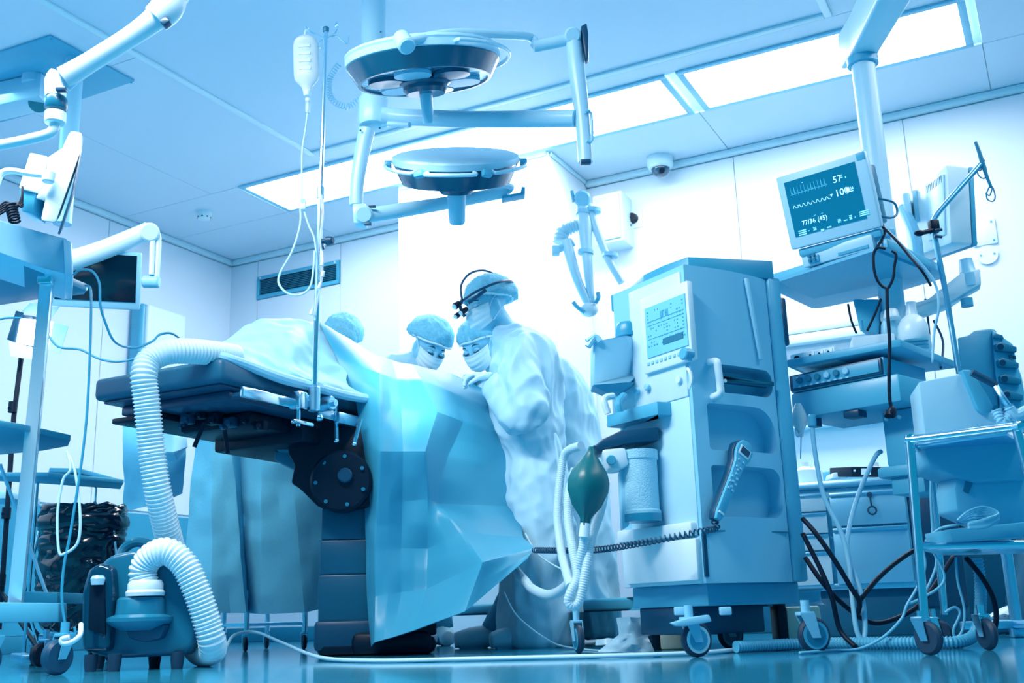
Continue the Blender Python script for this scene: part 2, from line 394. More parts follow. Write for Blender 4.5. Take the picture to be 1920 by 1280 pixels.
# bright medical rail units along the back wall, behind the machine
for (y0, y1, x0, x1, lab) in ((585, 638, 1440, 1640, 'long white wall duct behind the machine, upper one'), (772, 800, 1440, 1670, 'long white wall duct behind the machine, lower one')):
    p0 = F.px(x0, y0+25, 'y', -.09); p1 = F.px(x1, y0, 'y', -.09); q0 = F.px(x1, y1-14, 'y', -.09)
    t = T('wall_duct', lab, 'wall duct', F.M @ V(((p0.x+p1.x)/2, -.05, q0.z)))
    B(F).bb((p0.x, -.09, q0.z), (p1.x, -.016, (q0.z+p1.z)/2-.004), .008).build('lower_cover', white, t)
    B(F).bb((p0.x, -.09, (q0.z+p1.z)/2), (p1.x, -.016, p1.z), .008).build('upper_cover', white, t)
# ================================================================ operating table
TF = Fr(P(415, 700, 3.8)*1.0, -27.1); TF.M.translation.z = 0
def tp(x, y, ax, v): return TF.px(x, y, ax, v)
t = T('operating_table', 'dark operating table on a thick column with chrome side rails', 'operating table', F=TF)
top = tp(415, 668, 'x', 0).z; bot = tp(415, 713, 'x', 0).z; ex = tp(176, 712, 'y', 0).x; m1 = tp(580, 700, 'x', 0).y
B(TF).bb((ex, 0, bot), (0, m1, top), .022, 3).build('mattress', vinyl, t)
B(TF).bb((ex, m1+.02, bot), (0, 2.05, top), .022, 3).build('mattress', vinyl, t)
B(TF).bb((ex+.03, .03, bot-.012), (-.03, m1-.02, bot), .004).build('leg_plate', navy, t)
B(TF).bb((ex+.05, .10, bot-.05), (-.05, 2.0, bot-.012), .008).build('deck', navy, t)
B(TF).bb((ex+.0, .10, bot-.078), (ex+.24, .75, bot-.055), .006).build('far_slide', black, t)
# side rails
r0 = tp(456, 733, 'x', .05); r1 = tp(545, 757, 'x', .05)
zr = r0.z
B(TF).bb((.035, r0.y, zr-.02), (.05, r1.y+.02, zr+.02), .003).build('side_rail', chrome, t)
B(TF).bb((.035, m1+.0, zr-.03), (.05, 1.5, zr+.01), .003).build('side_rail', chrome, t)
for y in (r0.y+.03, r1.y-.03, m1+.2, 1.2): B(TF).cyl((-.02, y, zr-.005), (.04, y, zr-.005), .012).build('rail_spacer', navy, t)
# clamp block and pole socket
c0 = tp(556, 752, 'x', .06)
B(TF).box((.07, c0.y, c0.z), (.05, .055, .07), .006).box((.075, c0.y+.035, c0.z-.002), (.03, .03, .035), .004).build('rail_clamp', chrome, t)
B(TF).cyl((.07, c0.y, c0.z-.03), (.07, c0.y, c0.z-.10), .009).box((.075, c0.y+.02, c0.z-.085), (.02, .12, .016), .004).build('clamp_lever', chrome, t)
so = tp(589, 748, 'x', .10)
B(TF).lathe([(0, -.055), (.018, -.05), (.024, -.045), (.024, .045), (.02, .05), (.02, .055), (0, .055)], so).box((.075, so.y-.03, so.z), (.03, .05, .03), .004).build('pole_socket', steel, t)
B(TF).ell(so+V((.02, .01, -.075)), (.014, .014, .014)).build('socket_knob', chrome, t)
k0 = tp(613, 757, 'x', .07)
B(TF).cyl((.05, k0.y, k0.z), (.10, k0.y, k0.z), .03, bev=.005).cyl((.10, k0.y, k0.z), (.115, k0.y, k0.z), .014).build('clamp_wheel', steel, t)
for (xa, ya, xb, yb) in ((629, 762, 631, 826), (676, 785, 664, 832)):
    a = P(xa, ya, 4.35); c = P(xb, yb, 4.33); B().tube([a, c], .009, 8, 1).ell(c, (.011, .011, .011)).build('clamp_handle', chrome, t)
B(TF).box((.065, tp(645, 760, 'x', .05).y, zr-.02), (.03, .14, .05), .008).build('rail_clamp', steel, t)
# under-frame
B(TF).bb((ex+.12, .55, bot-.15), (-.06, 1.55, bot-.05), .012).build('under_frame', black, t)
B(TF).bb((ex+.18, .30, bot-.11), (-.12, .56, bot-.055), .01).build('tilt_arm', black, t)
for (x, y, s_) in ((352, 786, .035), (378, 778, .03), (402, 786, .04), (432, 792, .035), (462, 788, .03), (490, 798, .035), (344, 800, .02), (420, 800, .02)):
    p = P(x, y, 4.15); B().box(p, (s_*1.5, s_, s_*1.1), .005, rz=-27).cyl(p-V((0, .02, s_*.3)), p-V((0, .05, s_*.2)), s_*.3, seg=12).build('joint_block', black if x % 4 else navy, t)
for a, c in (((383, 792), (364, 838)), ((421, 806), (427, 850)), ((340, 806), (372, 802))):
    B().tube([P(*a, 4.12), P(*c, 4.12)], .009, 8, 1, sq=.5).build('release_lever', black, t)
# gear housing
hc = P(640, 800, 4.62)
B().slab(PP([(500, 800, 4.5), (556, 792, 4.5), (556, 850, 4.5), (520, 845, 4.5), (500, 826, 4.5)]), (0, .16, 0), .008).build('cable_box', dblue, t)
B().slab(PP([(515, 835, 4.56), (565, 842, 4.56), (600, 880, 4.56), (560, 884, 4.56), (514, 862, 4.56)]), (0, .15, 0), .008).build('side_box', dblue, t)
B().slab(PP([(536, 772, 4.42), (690, 790, 4.42), (700, 950, 4.42), (690, 950, 4.42), (655, 955, 4.42), (596, 950, 4.42), (562, 916, 4.42), (545, 905, 4.42), (552, 872, 4.42), (540, 850, 4.42)]), (0, .3, 0), .012).build('gear_housing', black, t)
jc = P(640, 902, 4.36); jd = P(640, 902, 4.5)
B().cyl(jc+V((0, -.02, 0)), jd+V((0, .2, 0)), .125, .13, seg=36, bev=.01).build('joint_drum', black, t)
for k in range(7):
    a = .5+k*.9; B().cyl(jc+V((math.cos(a)*.1, -.028, math.sin(a)*.1)), jc+V((math.cos(a)*.1, -.014, math.sin(a)*.1)), .008, seg=10).build('bolt', dblue, t)
B().cyl(jc+V((.02, -.045, .02)), jc+V((.02, 0, .02)), .03, bev=.005).build('hub_cap', navy, t)
# telescopic column and foot
cf = Fr(P(650, 1220, 4.46), 8); cf.M.translation.z = 0
zc = [(.13, .32, .0), (.32, .46, .004), (.46, .59, .008)]
for z0, z1, g_ in zc:
    B(cf).bb((-.115+g_, 0+g_, z0), (.18-g_, .34-g_, z1), .008).build('column_section', mat('column_blue', .26, .35, var=.06), t)
B(cf).bb((-.13, -.02, .02), (.20, .42, .14), .02).build('column_foot', navy, t)
B(cf).bb((-.12, -.02, 0.0), (.36, .75, .07), .03).bb((.02, -.05, 0), (.34, .1, .09), .03).build('base_plate', black, t)
B(cf).slab([(.19, -.02, .07), (.36, -.02, .07), (.36, -.02, .16), (.28, -.02, .20), (.19, -.02, .18)], (0, .35, 0), .01).build('base_cover', black, t)

# ================================================================ drapes
def cloth(rows, sub=6, lin=.7, wr=.006, fr=7, seed=0, fine=0, fold=0, fn=2, iters=1):
    R_ = [[P(*p) if not isinstance(p, V) else p for p in r] for r in rows]
    if fold:      # packing creases: extra nodes between the corners, each pushed in or out a little
        rnd = random.Random(seed*13+5)
        def mid(lines):
            out = []
            for r in lines:
                l = []
                for a, b_ in zip(r, r[1:]):
                    for k in range(fn): l.append(a+(b_-a)*(k/fn))
                out.append(l+[r[-1]])
            return out
        R_ = mid(R_); R_ = [list(c) for c in zip(*mid([list(c) for c in zip(*R_)]))]
        for i, r in enumerate(R_):
            for j, p in enumerate(r): p.y += fold*rnd.uniform(-1, 1)*(1 if (i+j) % 2 else .6)
    def refine(lines):
        out = []
        for r in lines:
            c = catmull(r, sub); l = []
            for a, b_ in zip(r, r[1:]):
                for k in range(sub): l.append(a+(b_-a)*(k/sub))
            l.append(r[-1]); out.append([x*lin+y*(1-lin) for x, y in zip(l, c)])
        return out
    A = refine(R_); A = [list(c) for c in zip(*refine([list(c) for c in zip(*A)]))]
    for _ in range(iters):
        N = [r[:] for r in A]
        for i in range(1, len(A)-1):
            for j in range(1, len(A[0])-1): N[i][j] = A[i][j]*.5+(A[i-1][j]+A[i+1][j]+A[i][j-1]+A[i][j+1])*.125
        A = N
    for i, r in enumerate(A):
        for j, p in enumerate(r):
            q = p*fr+V((seed, seed*2, 0)); n = 1-abs(noise.noise(q))*2.5; n2 = noise.noise(q*2.3)
            p.y -= wr*(n*.7+n2*.5)
            if fine: p.z += fine*noise.noise(q*1.7)
    return A
def drape(name, label, cat, rows, m=sheet, group=None, th=.003, ang=55, **k):
    o = B().grid(cloth(rows, **k)).build(name, m, solid=th, ang=ang); tag(o, label, cat, group); return o
# pale sheet over the patient
bl = [(392, 658, 3.88), (425, 668, 3.86), (470, 684, 3.95), (530, 706, 4.05), (590, 722, 4.2), (650, 738, 4.34), (716, 748, 4.5)]
rows = [
    [(393, 655, 4.4), (430, 640, 4.6), (470, 610, 4.75), (505, 606, 4.8), (560, 610, 4.9), (610, 625, 5.0), (690, 672, 5.1)],
    [(393, 653, 4.2), (428, 640, 4.3), (468, 612, 4.5), (505, 600, 4.6), (562, 602, 4.65), (612, 612, 4.72), (692, 664, 4.8)],
    [(392, 654, 4.0), (424, 648, 4.1), (458, 632, 4.3), (508, 612, 4.42), (548, 612, 4.52), (600, 640, 4.55), (690, 680, 4.68)],
    [(392, 655, 3.94), (420, 656, 4.0), (452, 650, 4.14), (500, 640, 4.28), (550, 634, 4.30), (590, 655, 4.48), (660, 690, 4.55)],
    [(391, 656, 3.9), (422, 661, 3.92), (462, 668, 4.04), (512, 666, 4.16), (548, 684, 4.2), (590, 690, 4.4), (650, 712, 4.46)],
    [(391, 657, 3.88), (424, 665, 3.88), (468, 676, 3.98), (520, 690, 4.1), (560, 700, 4.12), (600, 714, 4.24), (655, 726, 4.38)], bl]
drape('patient_sheet', 'pale crumpled sheet mounded over the patient on the left of the table', 'sheet', rows, m=mat('pale_sheet', .8, .6, bump=.08, bscale=200), lin=.2, wr=.03, fr=7, fine=.012, seed=3, th=.006, sub=9)
# edge roll of the sheet
tag(B().tube([P(x, y+3, d-.01) for x, y, d in bl], [.014, .018, .02, .022, .02, .02, .018], 10, 5).build('sheet_hem', mat('pale_sheet', .8)), 'rolled hem of the pale sheet lying along the table edge', 'sheet')
# large blue surgical drape
rows = [
    [(597, 612, 4.9), (700, 672, 5.1), (735, 682, 5.2), (770, 690, 5.3), (850, 706, 5.4), (905, 735, 5.4)],
    [(597, 601, 4.55), (702, 664, 4.72), (735, 676, 4.80), (772, 683, 4.85), (846, 700, 4.95), (904, 728, 5.0)],
    [(632, 672, 4.50), (712, 700, 4.46), (745, 712, 4.58), (790, 712, 4.60), (846, 735, 4.74), (925, 765, 4.94)],
    [(668, 755, 4.44), (713, 756, 4.36), (752, 768, 4.46), (820, 772, 4.44), (868, 790, 4.68), (944, 815, 4.90)],
    [(681, 830, 4.42), (714, 846, 4.30), (756, 846, 4.34), (797, 846, 4.30), (838, 858, 4.52), (957, 880, 4.84)],
    [(684, 942, 4.47), (707, 942, 4.35), (754, 939, 4.42), (802, 935, 4.40), (822, 944, 4.46), (970, 950, 4.80)],
    [(687, 1030, 4.44), (704, 1030, 4.36), (752, 1028, 4.44), (802, 1028, 4.46), (867, 998, 4.34), (981, 1008, 4.64)],
    [(688, 1115, 4.44), (704, 1118, 4.34), (752, 1110, 4.40), (800, 1104, 4.42), (905, 1054, 4.20), (1003, 1028, 4.42)],
    [(696, 1212, 4.38), (702, 1204, 4.26), (738, 1194, 4.24), (775, 1182, 4.22), (872, 1146, 4.14), (988, 1048, 4.34)]]
drape('surgical_drape', 'large blue creased surgical drape hanging from table front with pointed corner', 'drape', rows, lin=.93, wr=.003, fr=3, sub=8, seed=1, iters=1, fold=.014, ang=14)
drape('surgical_drape', 'narrow pale fold of drape hanging over the table beside the blue one', 'drape', [
    [(900, 722, 5.3), (925, 742, 5.3), (960, 790, 5.25)], [(915, 800, 5.22), (940, 830, 5.2), (975, 860, 5.15)], [(930, 960, 5.15), (955, 980, 5.12), (985, 1000, 5.1)]], m=mat('dark_blue_drape', .4, .6), wr=.01)
# instrument table behind, under its own drapes
it = T('instrument_table', 'steel instrument table on castors under blue drapes behind the operating table', 'table', P(480, 1215, 5.5))
def caster(par, p, r=.035, yaw=0, fork=steel, wheel=black, w_=.02, stem=.05, hub=None, hubm=None):
    M = Fr(p, yaw); M.M.translation.z = 0
    B(M).cyl((-w_/2, 0, r), (w_/2, 0, r), r, seg=24, bev=r*.15).build('wheel', wheel, par)
    if hubm:
        for s_ in (-1, 1):
            B(M).cyl((s_*w_*.4, 0, r), (s_*w_*.54, 0, r), r*.78, seg=28).build('wheel_ring', hubm, par)
            B(M).cyl((s_*w_*.4, 0, r), (s_*w_*.6, 0, r), r*.6, seg=24).build('wheel_hub', mblue if hubm is not mblue else dblue, par)
    f = B(M)
    for s_ in (-1, 1): f.slab([(s_*(w_/2+.004), -r*.25, r*.85), (s_*(w_/2+.004), r*.25, r*.85), (s_*(w_/2+.004), r*.9, r*2.2), (s_*(w_/2+.004), 0, r*2.2)], (s_*.003, 0, 0))
    f.bb((-w_/2-.006, -.0, r*2.1), (w_/2+.006, r*.9, r*2.3), .002).cyl((0, r*.4, r*2.2), (0, r*.4, r*2.2+stem), r*.25, seg=12)
    f.build('fork', fork, par)
    return f
for x, y, d in ((460, 1214, 5.62), (570, 1209, 5.66), (500, 1200, 6.1), (418, 1205, 6.0)):
    p = PZ(x, y, 0); p = P(x, y, d); caster(it, p, .036, 20)
    B().cyl((p.x, p.y+.015, .09), (p.x, p.y+.015, 1.05), .014).build('leg', chrome, it)
for a, c in (((460, 5.62), (570, 5.66)), ((418, 6.0), (500, 6.1)), ((460, 5.62), (418, 6.0)), ((570, 5.66), (500, 6.1))):
    p = P(a[0], 1190, a[1]); q = P(c[0], 1186, c[1]); p.z = q.z = .13; B().tube([p+V((0, .015, 0)), q+V((0, .015, 0))], .009, 8, 1).build('cross_bar', chrome, it)
B().slab([P(x, 800, d)*1 for x, d in ((372, 5.4), (600, 5.45), (590, 6.15), (380, 6.05))], (0, 0, .02), .004).build('table_top', steel, it)
def hang(name, label, top, bot, n, d0, d1, m=sheet2, group=None, **k):
    rows = []
    for i in range(n):
        f_ = i/(n-1); rows.append([(a[0]*(1-f_)+b_[0]*f_, a[1]*(1-f_)+b_[1]*f_, (a[2] if len(a) > 2 else d0)*(1-f_)+(b_[2] if len(b_) > 2 else d1)*f_) for a, b_ in zip(top, bot)])
    return drape(name, label, 'drape', rows, m=m, group=group, **k)
hang('table_drape', 'pale blue fleece drape hanging at left over the instrument table', [(372, 792, 5.4), (396, 790, 5.32), (430, 792, 5.36), (448, 795, 5.5)], [(334, 1148, 5.42), (398, 1149, 5.28), (462, 1149, 5.34), (466, 1145, 5.5)], 6, 5.4, 5.4, wr=.002, fr=3, seed=5, fold=.022, lin=.95, iters=1, ang=16)
hang('table_drape', 'pale blue fleece drape with square creases behind the table column', [(440, 795, 5.5), (490, 800, 5.40), (540, 800, 5.44), (606, 800, 5.5)], [(466, 1149, 5.48), (490, 1151, 5.38), (572, 1148, 5.42), (606, 1140, 5.5)], 6, 5.4, 5.4, wr=.002, fr=3, seed=8, fold=.020, lin=.95, iters=1, ang=16)
drape('table_drape', 'small white cloth crumpled on the back table left of the fleece drapes', 'cloth', [
    [(232, 800, 6.0), (262, 788, 6.1), (300, 785, 6.1), (345, 780, 6.1)], [(232, 850, 5.9), (262, 850, 5.86), (300, 860, 5.8), (350, 850, 5.85)],
    [(233, 905, 5.9), (262, 925, 5.84), (300, 930, 5.8), (346, 890, 5.9)], [(232, 960, 5.9), (262, 952, 5.84), (300, 945, 5.8), (342, 925, 5.9)]], m=sheet2, wr=.02, fr=5, seed=9)
drape('folded_cloth', 'white stiff cloth folded under the table edge beside the corrugated hose', 'cloth', [
    [(292, 812, 5.6), (322, 784, 5.6), (350, 785, 5.6)], [(296, 845, 5.5), (325, 848, 5.4), (352, 838, 5.5)], [(318, 866, 5.55), (332, 862, 5.5), (350, 840, 5.55)]], m=mat('pale_sheet', .8), wr=.01, fr=6, seed=2, lin=.9)

# ================================================================ IV pole on the table rail
pb = so = TF.M @ so
ptop = PZ(611, 62, pb.z+1.27)
ptop = P(611, 60, pb.y)
t = T('drip_stand', 'thin chrome drip pole with hooks clamped to the table rail', 'drip stand', pb)
pm = P(600, 400, (pb.y+ptop.y)/2)
B().tube([pb+V((0, 0, -.02)), P(601, 360, pb.y)], .0125, 14, 1).build('lower_tube', chrome, t)
B().tube([P(601, 365, pb.y), ptop], .0095, 14, 1).build('upper_tube', chrome, t)
B().lathe([(0, 0), (.016, 0), (.016, .05), (0, .05)], P(601, 372, pb.y)).build('height_collar', steel, t)
kp = P(612, 452, pb.y); B().cyl(P(598, 452, pb.y), kp, .01).cyl(kp, kp+V((.03, -.01, 0)), .02, .016, bev=.004).build('lock_knob', navy, t)
B().cyl(P(598, 464, pb.y), P(608, 462, pb.y), .012).build('lock_knob', navy, t)
B().lathe([(0, 0), (.012, 0), (.014, .01), (.014, .02), (.006, .026), (0, .026)], ptop).build('top_cap', dblue, t)
D = pb.y
for pts in ([(611, 72), (596, 66), (580, 58), (573, 50), (578, 54)], [(611, 72), (624, 66), (633, 52), (631, 42), (627, 52)], [(611, 72), (630, 66), (640, 74), (652, 82), (654, 68)], [(611, 72), (601, 76), (596, 86), (600, 90)]):
    B().tube([P(x, y, D) for x, y in pts], .0032, 6, 5).build('hook', chrome, t)
# drip bottle
bc = P(576, 140, D-.02)
t = T('drip_bottle', 'white plastic infusion bottle hanging from the drip pole', 'infusion bottle', bc)
bot = P(576, 172, D-.02); tp_ = P(572, 66, D-.02); hgt = (tp_-bot).length
B().lathe([(0, 0), (.018, 0), (.022, .02), (.03, .03), (.050, .055), (.054, .08), (.054, hgt-.05), (.046, hgt-.022), (.026, hgt-.006), (0, hgt)], bot, tp_-bot, 24, sq=.6).build('bottle_body', mat('milky_plastic', .97, .25, trans=.25), t)
for k in range(4):
    q = bot+(tp_-bot)*(.36+k*.13); B().box(q-V((0, .032, 0)), (.05, .004, .016), .002).build('moulded_mark', white, t)
B().tube([tp_, tp_+V((0, 0, .012)), tp_+V((.004, 0, .025))], .005, 8, 3).build('hanging_loop', white, t)
B().lathe([(0, -.02), (.013, -.02), (.016, -.01), (.016, .0), (0, 0)], bot).build('cap', white, t)
dc = P(578, 185, D-.02)
t = T('drip_line', 'white infusion line with drip chamber looping down beside the pole', 'infusion line', dc)
B().lathe([(0, 0), (.008, 0), (.010, .01), (.010, .065), (.006, .07), (0, .072)], P(577, 212, D-.02)).build('drip_chamber', glassm, t)
B().lathe([(0, 0), (.011, 0), (.011, .012), (0, .012)], P(577, 190, D-.02)).build('chamber_ring', white, t)
B().tube([P(x, y, D-.02) for x, y in ((577, 208), (573, 240), (567, 280), (566, 330), (567, 380), (578, 420), (590, 450), (594, 500), (592, 560), (590, 600))], .004, 6, 6).build('line', cordw, t)
B().tube([P(x, y, D-.03) for x, y in ((562, 380), (563, 420), (548, 470), (526, 510), (523, 532), (540, 550), (564, 552), (582, 536), (588, 500), (590, 470))], .0045, 6, 6).build('line', cordw, t)
B().tube([P(x, y, D-.03) for x, y in ((603, 365), (606, 400), (600, 450), (604, 480), (603, 520), (596, 560), (590, 590))], .005, 6, 6).build('line', glassm, t)
B().box(P(568, 382, D-.03), (.024, .012, .05), .004).cyl(P(568, 376, D-.04), P(568, 376, D-.02), .01).build('roller_clamp', white, t)
for x, y in ((603, 498), (604, 518), (598, 540), (583, 590)): B().cyl(P(x, y, D-.03), P(x+3, y-10, D-.03), .008, .006).build('connector', white, t)

# ================================================================ patient warming unit
D = 3.72
t = T('warming_unit', 'dark blue patient warming blower standing on the floor at left', 'warming unit', P(258, 1242, D))
def outl(pts, d): return [P(x, y, d) for x, y in pts]
B().slab(outl([(205, 1040), (250, 1030), (300, 1042), (335, 1072), (356, 1125), (370, 1178), (362, 1210), (345, 1228), (215, 1234), (165, 1226), (160, 1180), (165, 1110), (185, 1060)], D), (0, .26, 0), .03, 4).build('body', mat('unit_blue', .3, .3, coat=.3), t)
B().slab(outl([(150, 1180), (152, 1110), (164, 1066), (188, 1054), (210, 1062), (214, 1110), (206, 1200), (204, 1222), (152, 1222)], D-.045), (0, .15, 0), .018, 3).build('front_shell', mat('dark_clear_shell', .2, .05, trans=.35, coat=1), t)
B().slab(outl([(164, 1180), (167, 1095), (180, 1080), (196, 1090), (198, 1190)], D-.052), (0, .02, 0), .006).build('filter_core', black, t)
B().lathe([(0, 0), (.02, 0), (.024, .02), (.018, .03), (0, .03)], P(183, 1096, D-.06)).build('gauge_cap', mat('bright_knob', .85, .2), t)
B().tube(PP([(222, 1058, D+.1), (232, 1030, D+.12), (255, 1016, D+.12), (280, 1022, D+.12), (296, 1048, D+.1)]), .018, 10, 6).build('handle', mat('unit_blue', .3), t)
c = P(262, 1164, D-.02)
B().lathe([(0, -.03), (.06, -.03), (.095, -.012), (.108, .0), (.108, .012), (.082, .022), (.078, .07), (.07, .078), (0, .078)], c, (0, 0, 1), 32, sq=.8).build('hose_outlet', mat('outlet_blue', .36, .35, coat=.3), t)
B().slab(outl([(232, 1172), (312, 1170), (300, 1198), (270, 1204), (240, 1196)], D-.05), (0, .1, 0), .01).build('lower_vent', navy, t)
for x, y, d in ((170, 1247, D-.02), (214, 1250, D-.06), (332, 1247, D-.02), (290, 1238, D+.2), (185, 1236, D+.2)):
    p = P(x, y, d); B().lathe([(0, 0), (.018, 0), (.022, .03), (.022, p.z*0+.055), (0, .055)], (p.x, p.y, 0)).build('foot', rubber, t)
t = T('corrugated_hose', 'white corrugated air hose from the warming unit up onto the table', 'hose', P(274, 1110, D))
B().lathe([(0, 0), (.062, 0), (.064, .012), (.058, .02), (.058, .04), (.05, .052), (0, .052)], P(272, 1117, D-.03)).build('hose_cuff', white, t)
hm = mat('hose_white', .92, .45)
hp = [(272, 1098, D-.03), (268, 1068, D-.03), (285, 1042, D-.04), (315, 1034, D-.05), (345, 1058, D-.05), (368, 1105, D-.04), (388, 1165, D-.02), (398, 1205, D), (396, 1228, D+.06), (372, 1225, D+.2), (345, 1170, D+.24), (330, 1080, D+.2), (322, 1030, D+.16), (312, 990, D+.1), (296, 920, D+.03), (284, 840, D), (276, 760, D-.03), (270, 705, D-.05), (280, 676, D-.03), (312, 660, D), (350, 658, D+.05), (398, 662, D+.14), (440, 668, D+.26)]
hp = PP(hp)
for p in hp: p.z = max(p.z, .052)
B().corr(hp, .044, pitch=.0135, depth=.13, seg=20).build('hose', hm, t, ang=60)
# ================================================================ people
def hmat(c, f, up=(0, 0, 1)):
    f = V(f).normalized(); u = V(up); u = (u-f*u.dot(f)).normalized(); y = u.cross(f)
    M = Matrix((f, y, u)).transposed().to_4x4(); M.translation = V(c); return M
def head_shape(b, M):
    b.add(*ell_data((-.012, 0, .032), (.098, .077, .092)), M)
    for c, r in (((.02, 0, -.035), (.072, .06, .085)), ((.045, 0, -.085), (.038, .036, .028)), ((.06, 0, .022), (.032, .056, .02)), ((.0, .062, -.045), (.045, .014, .045)), ((.0, -.062, -.045), (.045, .014, .045)),
                 ((-.008, .079, -.012), (.018, .01, .032)), ((-.008, -.079, -.012), (.018, .01, .032)), ((.055, .035, -.03), (.028, .022, .02)), ((.055, -.035, -.03), (.028, .022, .02)), ((.086, 0, -.065), (.012, .024, .010)), ((-.03, 0, -.09), (.05, .05, .07))):
        b.add(*ell_data(c, r), M)
    b.add(*ell_data((.092, 0, -.018), (.014, .011, .034)), M); b.add(*ell_data((.104, 0, -.036), (.014, .015, .012)), M)
def ell_data(c, r, u=20, v=14):
    vs = []; fs = []
    for i in range(v+1):
        th = math.pi*i/v
        for k in range(u):
            ph = 2*math.pi*k/u; vs.append((c[0]+r[0]*math.sin(th)*math.cos(ph), c[1]+r[1]*math.sin(th)*math.sin(ph), c[2]+r[2]*math.cos(th)))
    for i in range(v):
        for k in range(u): fs.append((i*u+k, (i+1)*u+k, (i+1)*u+(k+1) % u, i*u+(k+1) % u))
    return vs, fs
def hand(par, wr, d, pn, side=1, curl=.6, m=glove):
    """wrist, pointing direction, direction the palm faces, side of the thumb"""
    x = V(d).normalized(); z = -V(pn); z = (z-x*z.dot(x)).normalized(); y = z.cross(x)
    M = Matrix((x, y, z)).transposed().to_4x4(); M.translation = V(wr)
    b = B()
    b.add(*ell_data((.045, 0, 0), (.052, .042, .016)), M); b.add(*ell_data((.0, 0, 0), (.035, .029, .022)), M); b.add(*ell_data((.03, side*.028, -.008), (.035, .018, .016)), M)
    for k, (yy, L) in enumerate(((.031, .072), (.011, .082), (-.010, .077), (-.030, .060))):
        yy *= side; p = V((.07, yy*.9, 0)); pts = [M @ p]; a = .15
        for s_ in (.42, .33, .27):
            a += curl*(.8 if s_ > .4 else 1); p = p+V((math.cos(a)*L*s_, yy*.12, -math.sin(a)*L*s_)); pts.append(M @ p)
        b.tube(pts, [.0095, .009, .0083, .0072], 10, 5)
    b.tube([M @ V(q) for q in ((.015, side*.03, -.008), (.04, side*.056, -.018), (.062, side*.062, -.034), (.08, side*.054, -.048))], [.013, .0115, .010, .0085], 10, 5)
    return b.build('glove', m, par, remesh=.0026, smooth=2, ang=180)
def ridged(s, f1, a1, f2=0, a2=0, st=(1, 1, 1), out=0):
    def fn(p, n):
        q = V((p.x*st[0], p.y*st[1], p.z*st[2]))
        w1 = noise.noise_vector(q*f1*.6+V((s, 0, 0)))*.35
        v = (.5-abs(noise.noise(q*f1+w1+V((s, s, 0))))*1.9)*a1
        if a2: v += (.4-abs(noise.noise(q*f2+V((0, s, s)))))*a2
        return n*(v+out)
    return fn
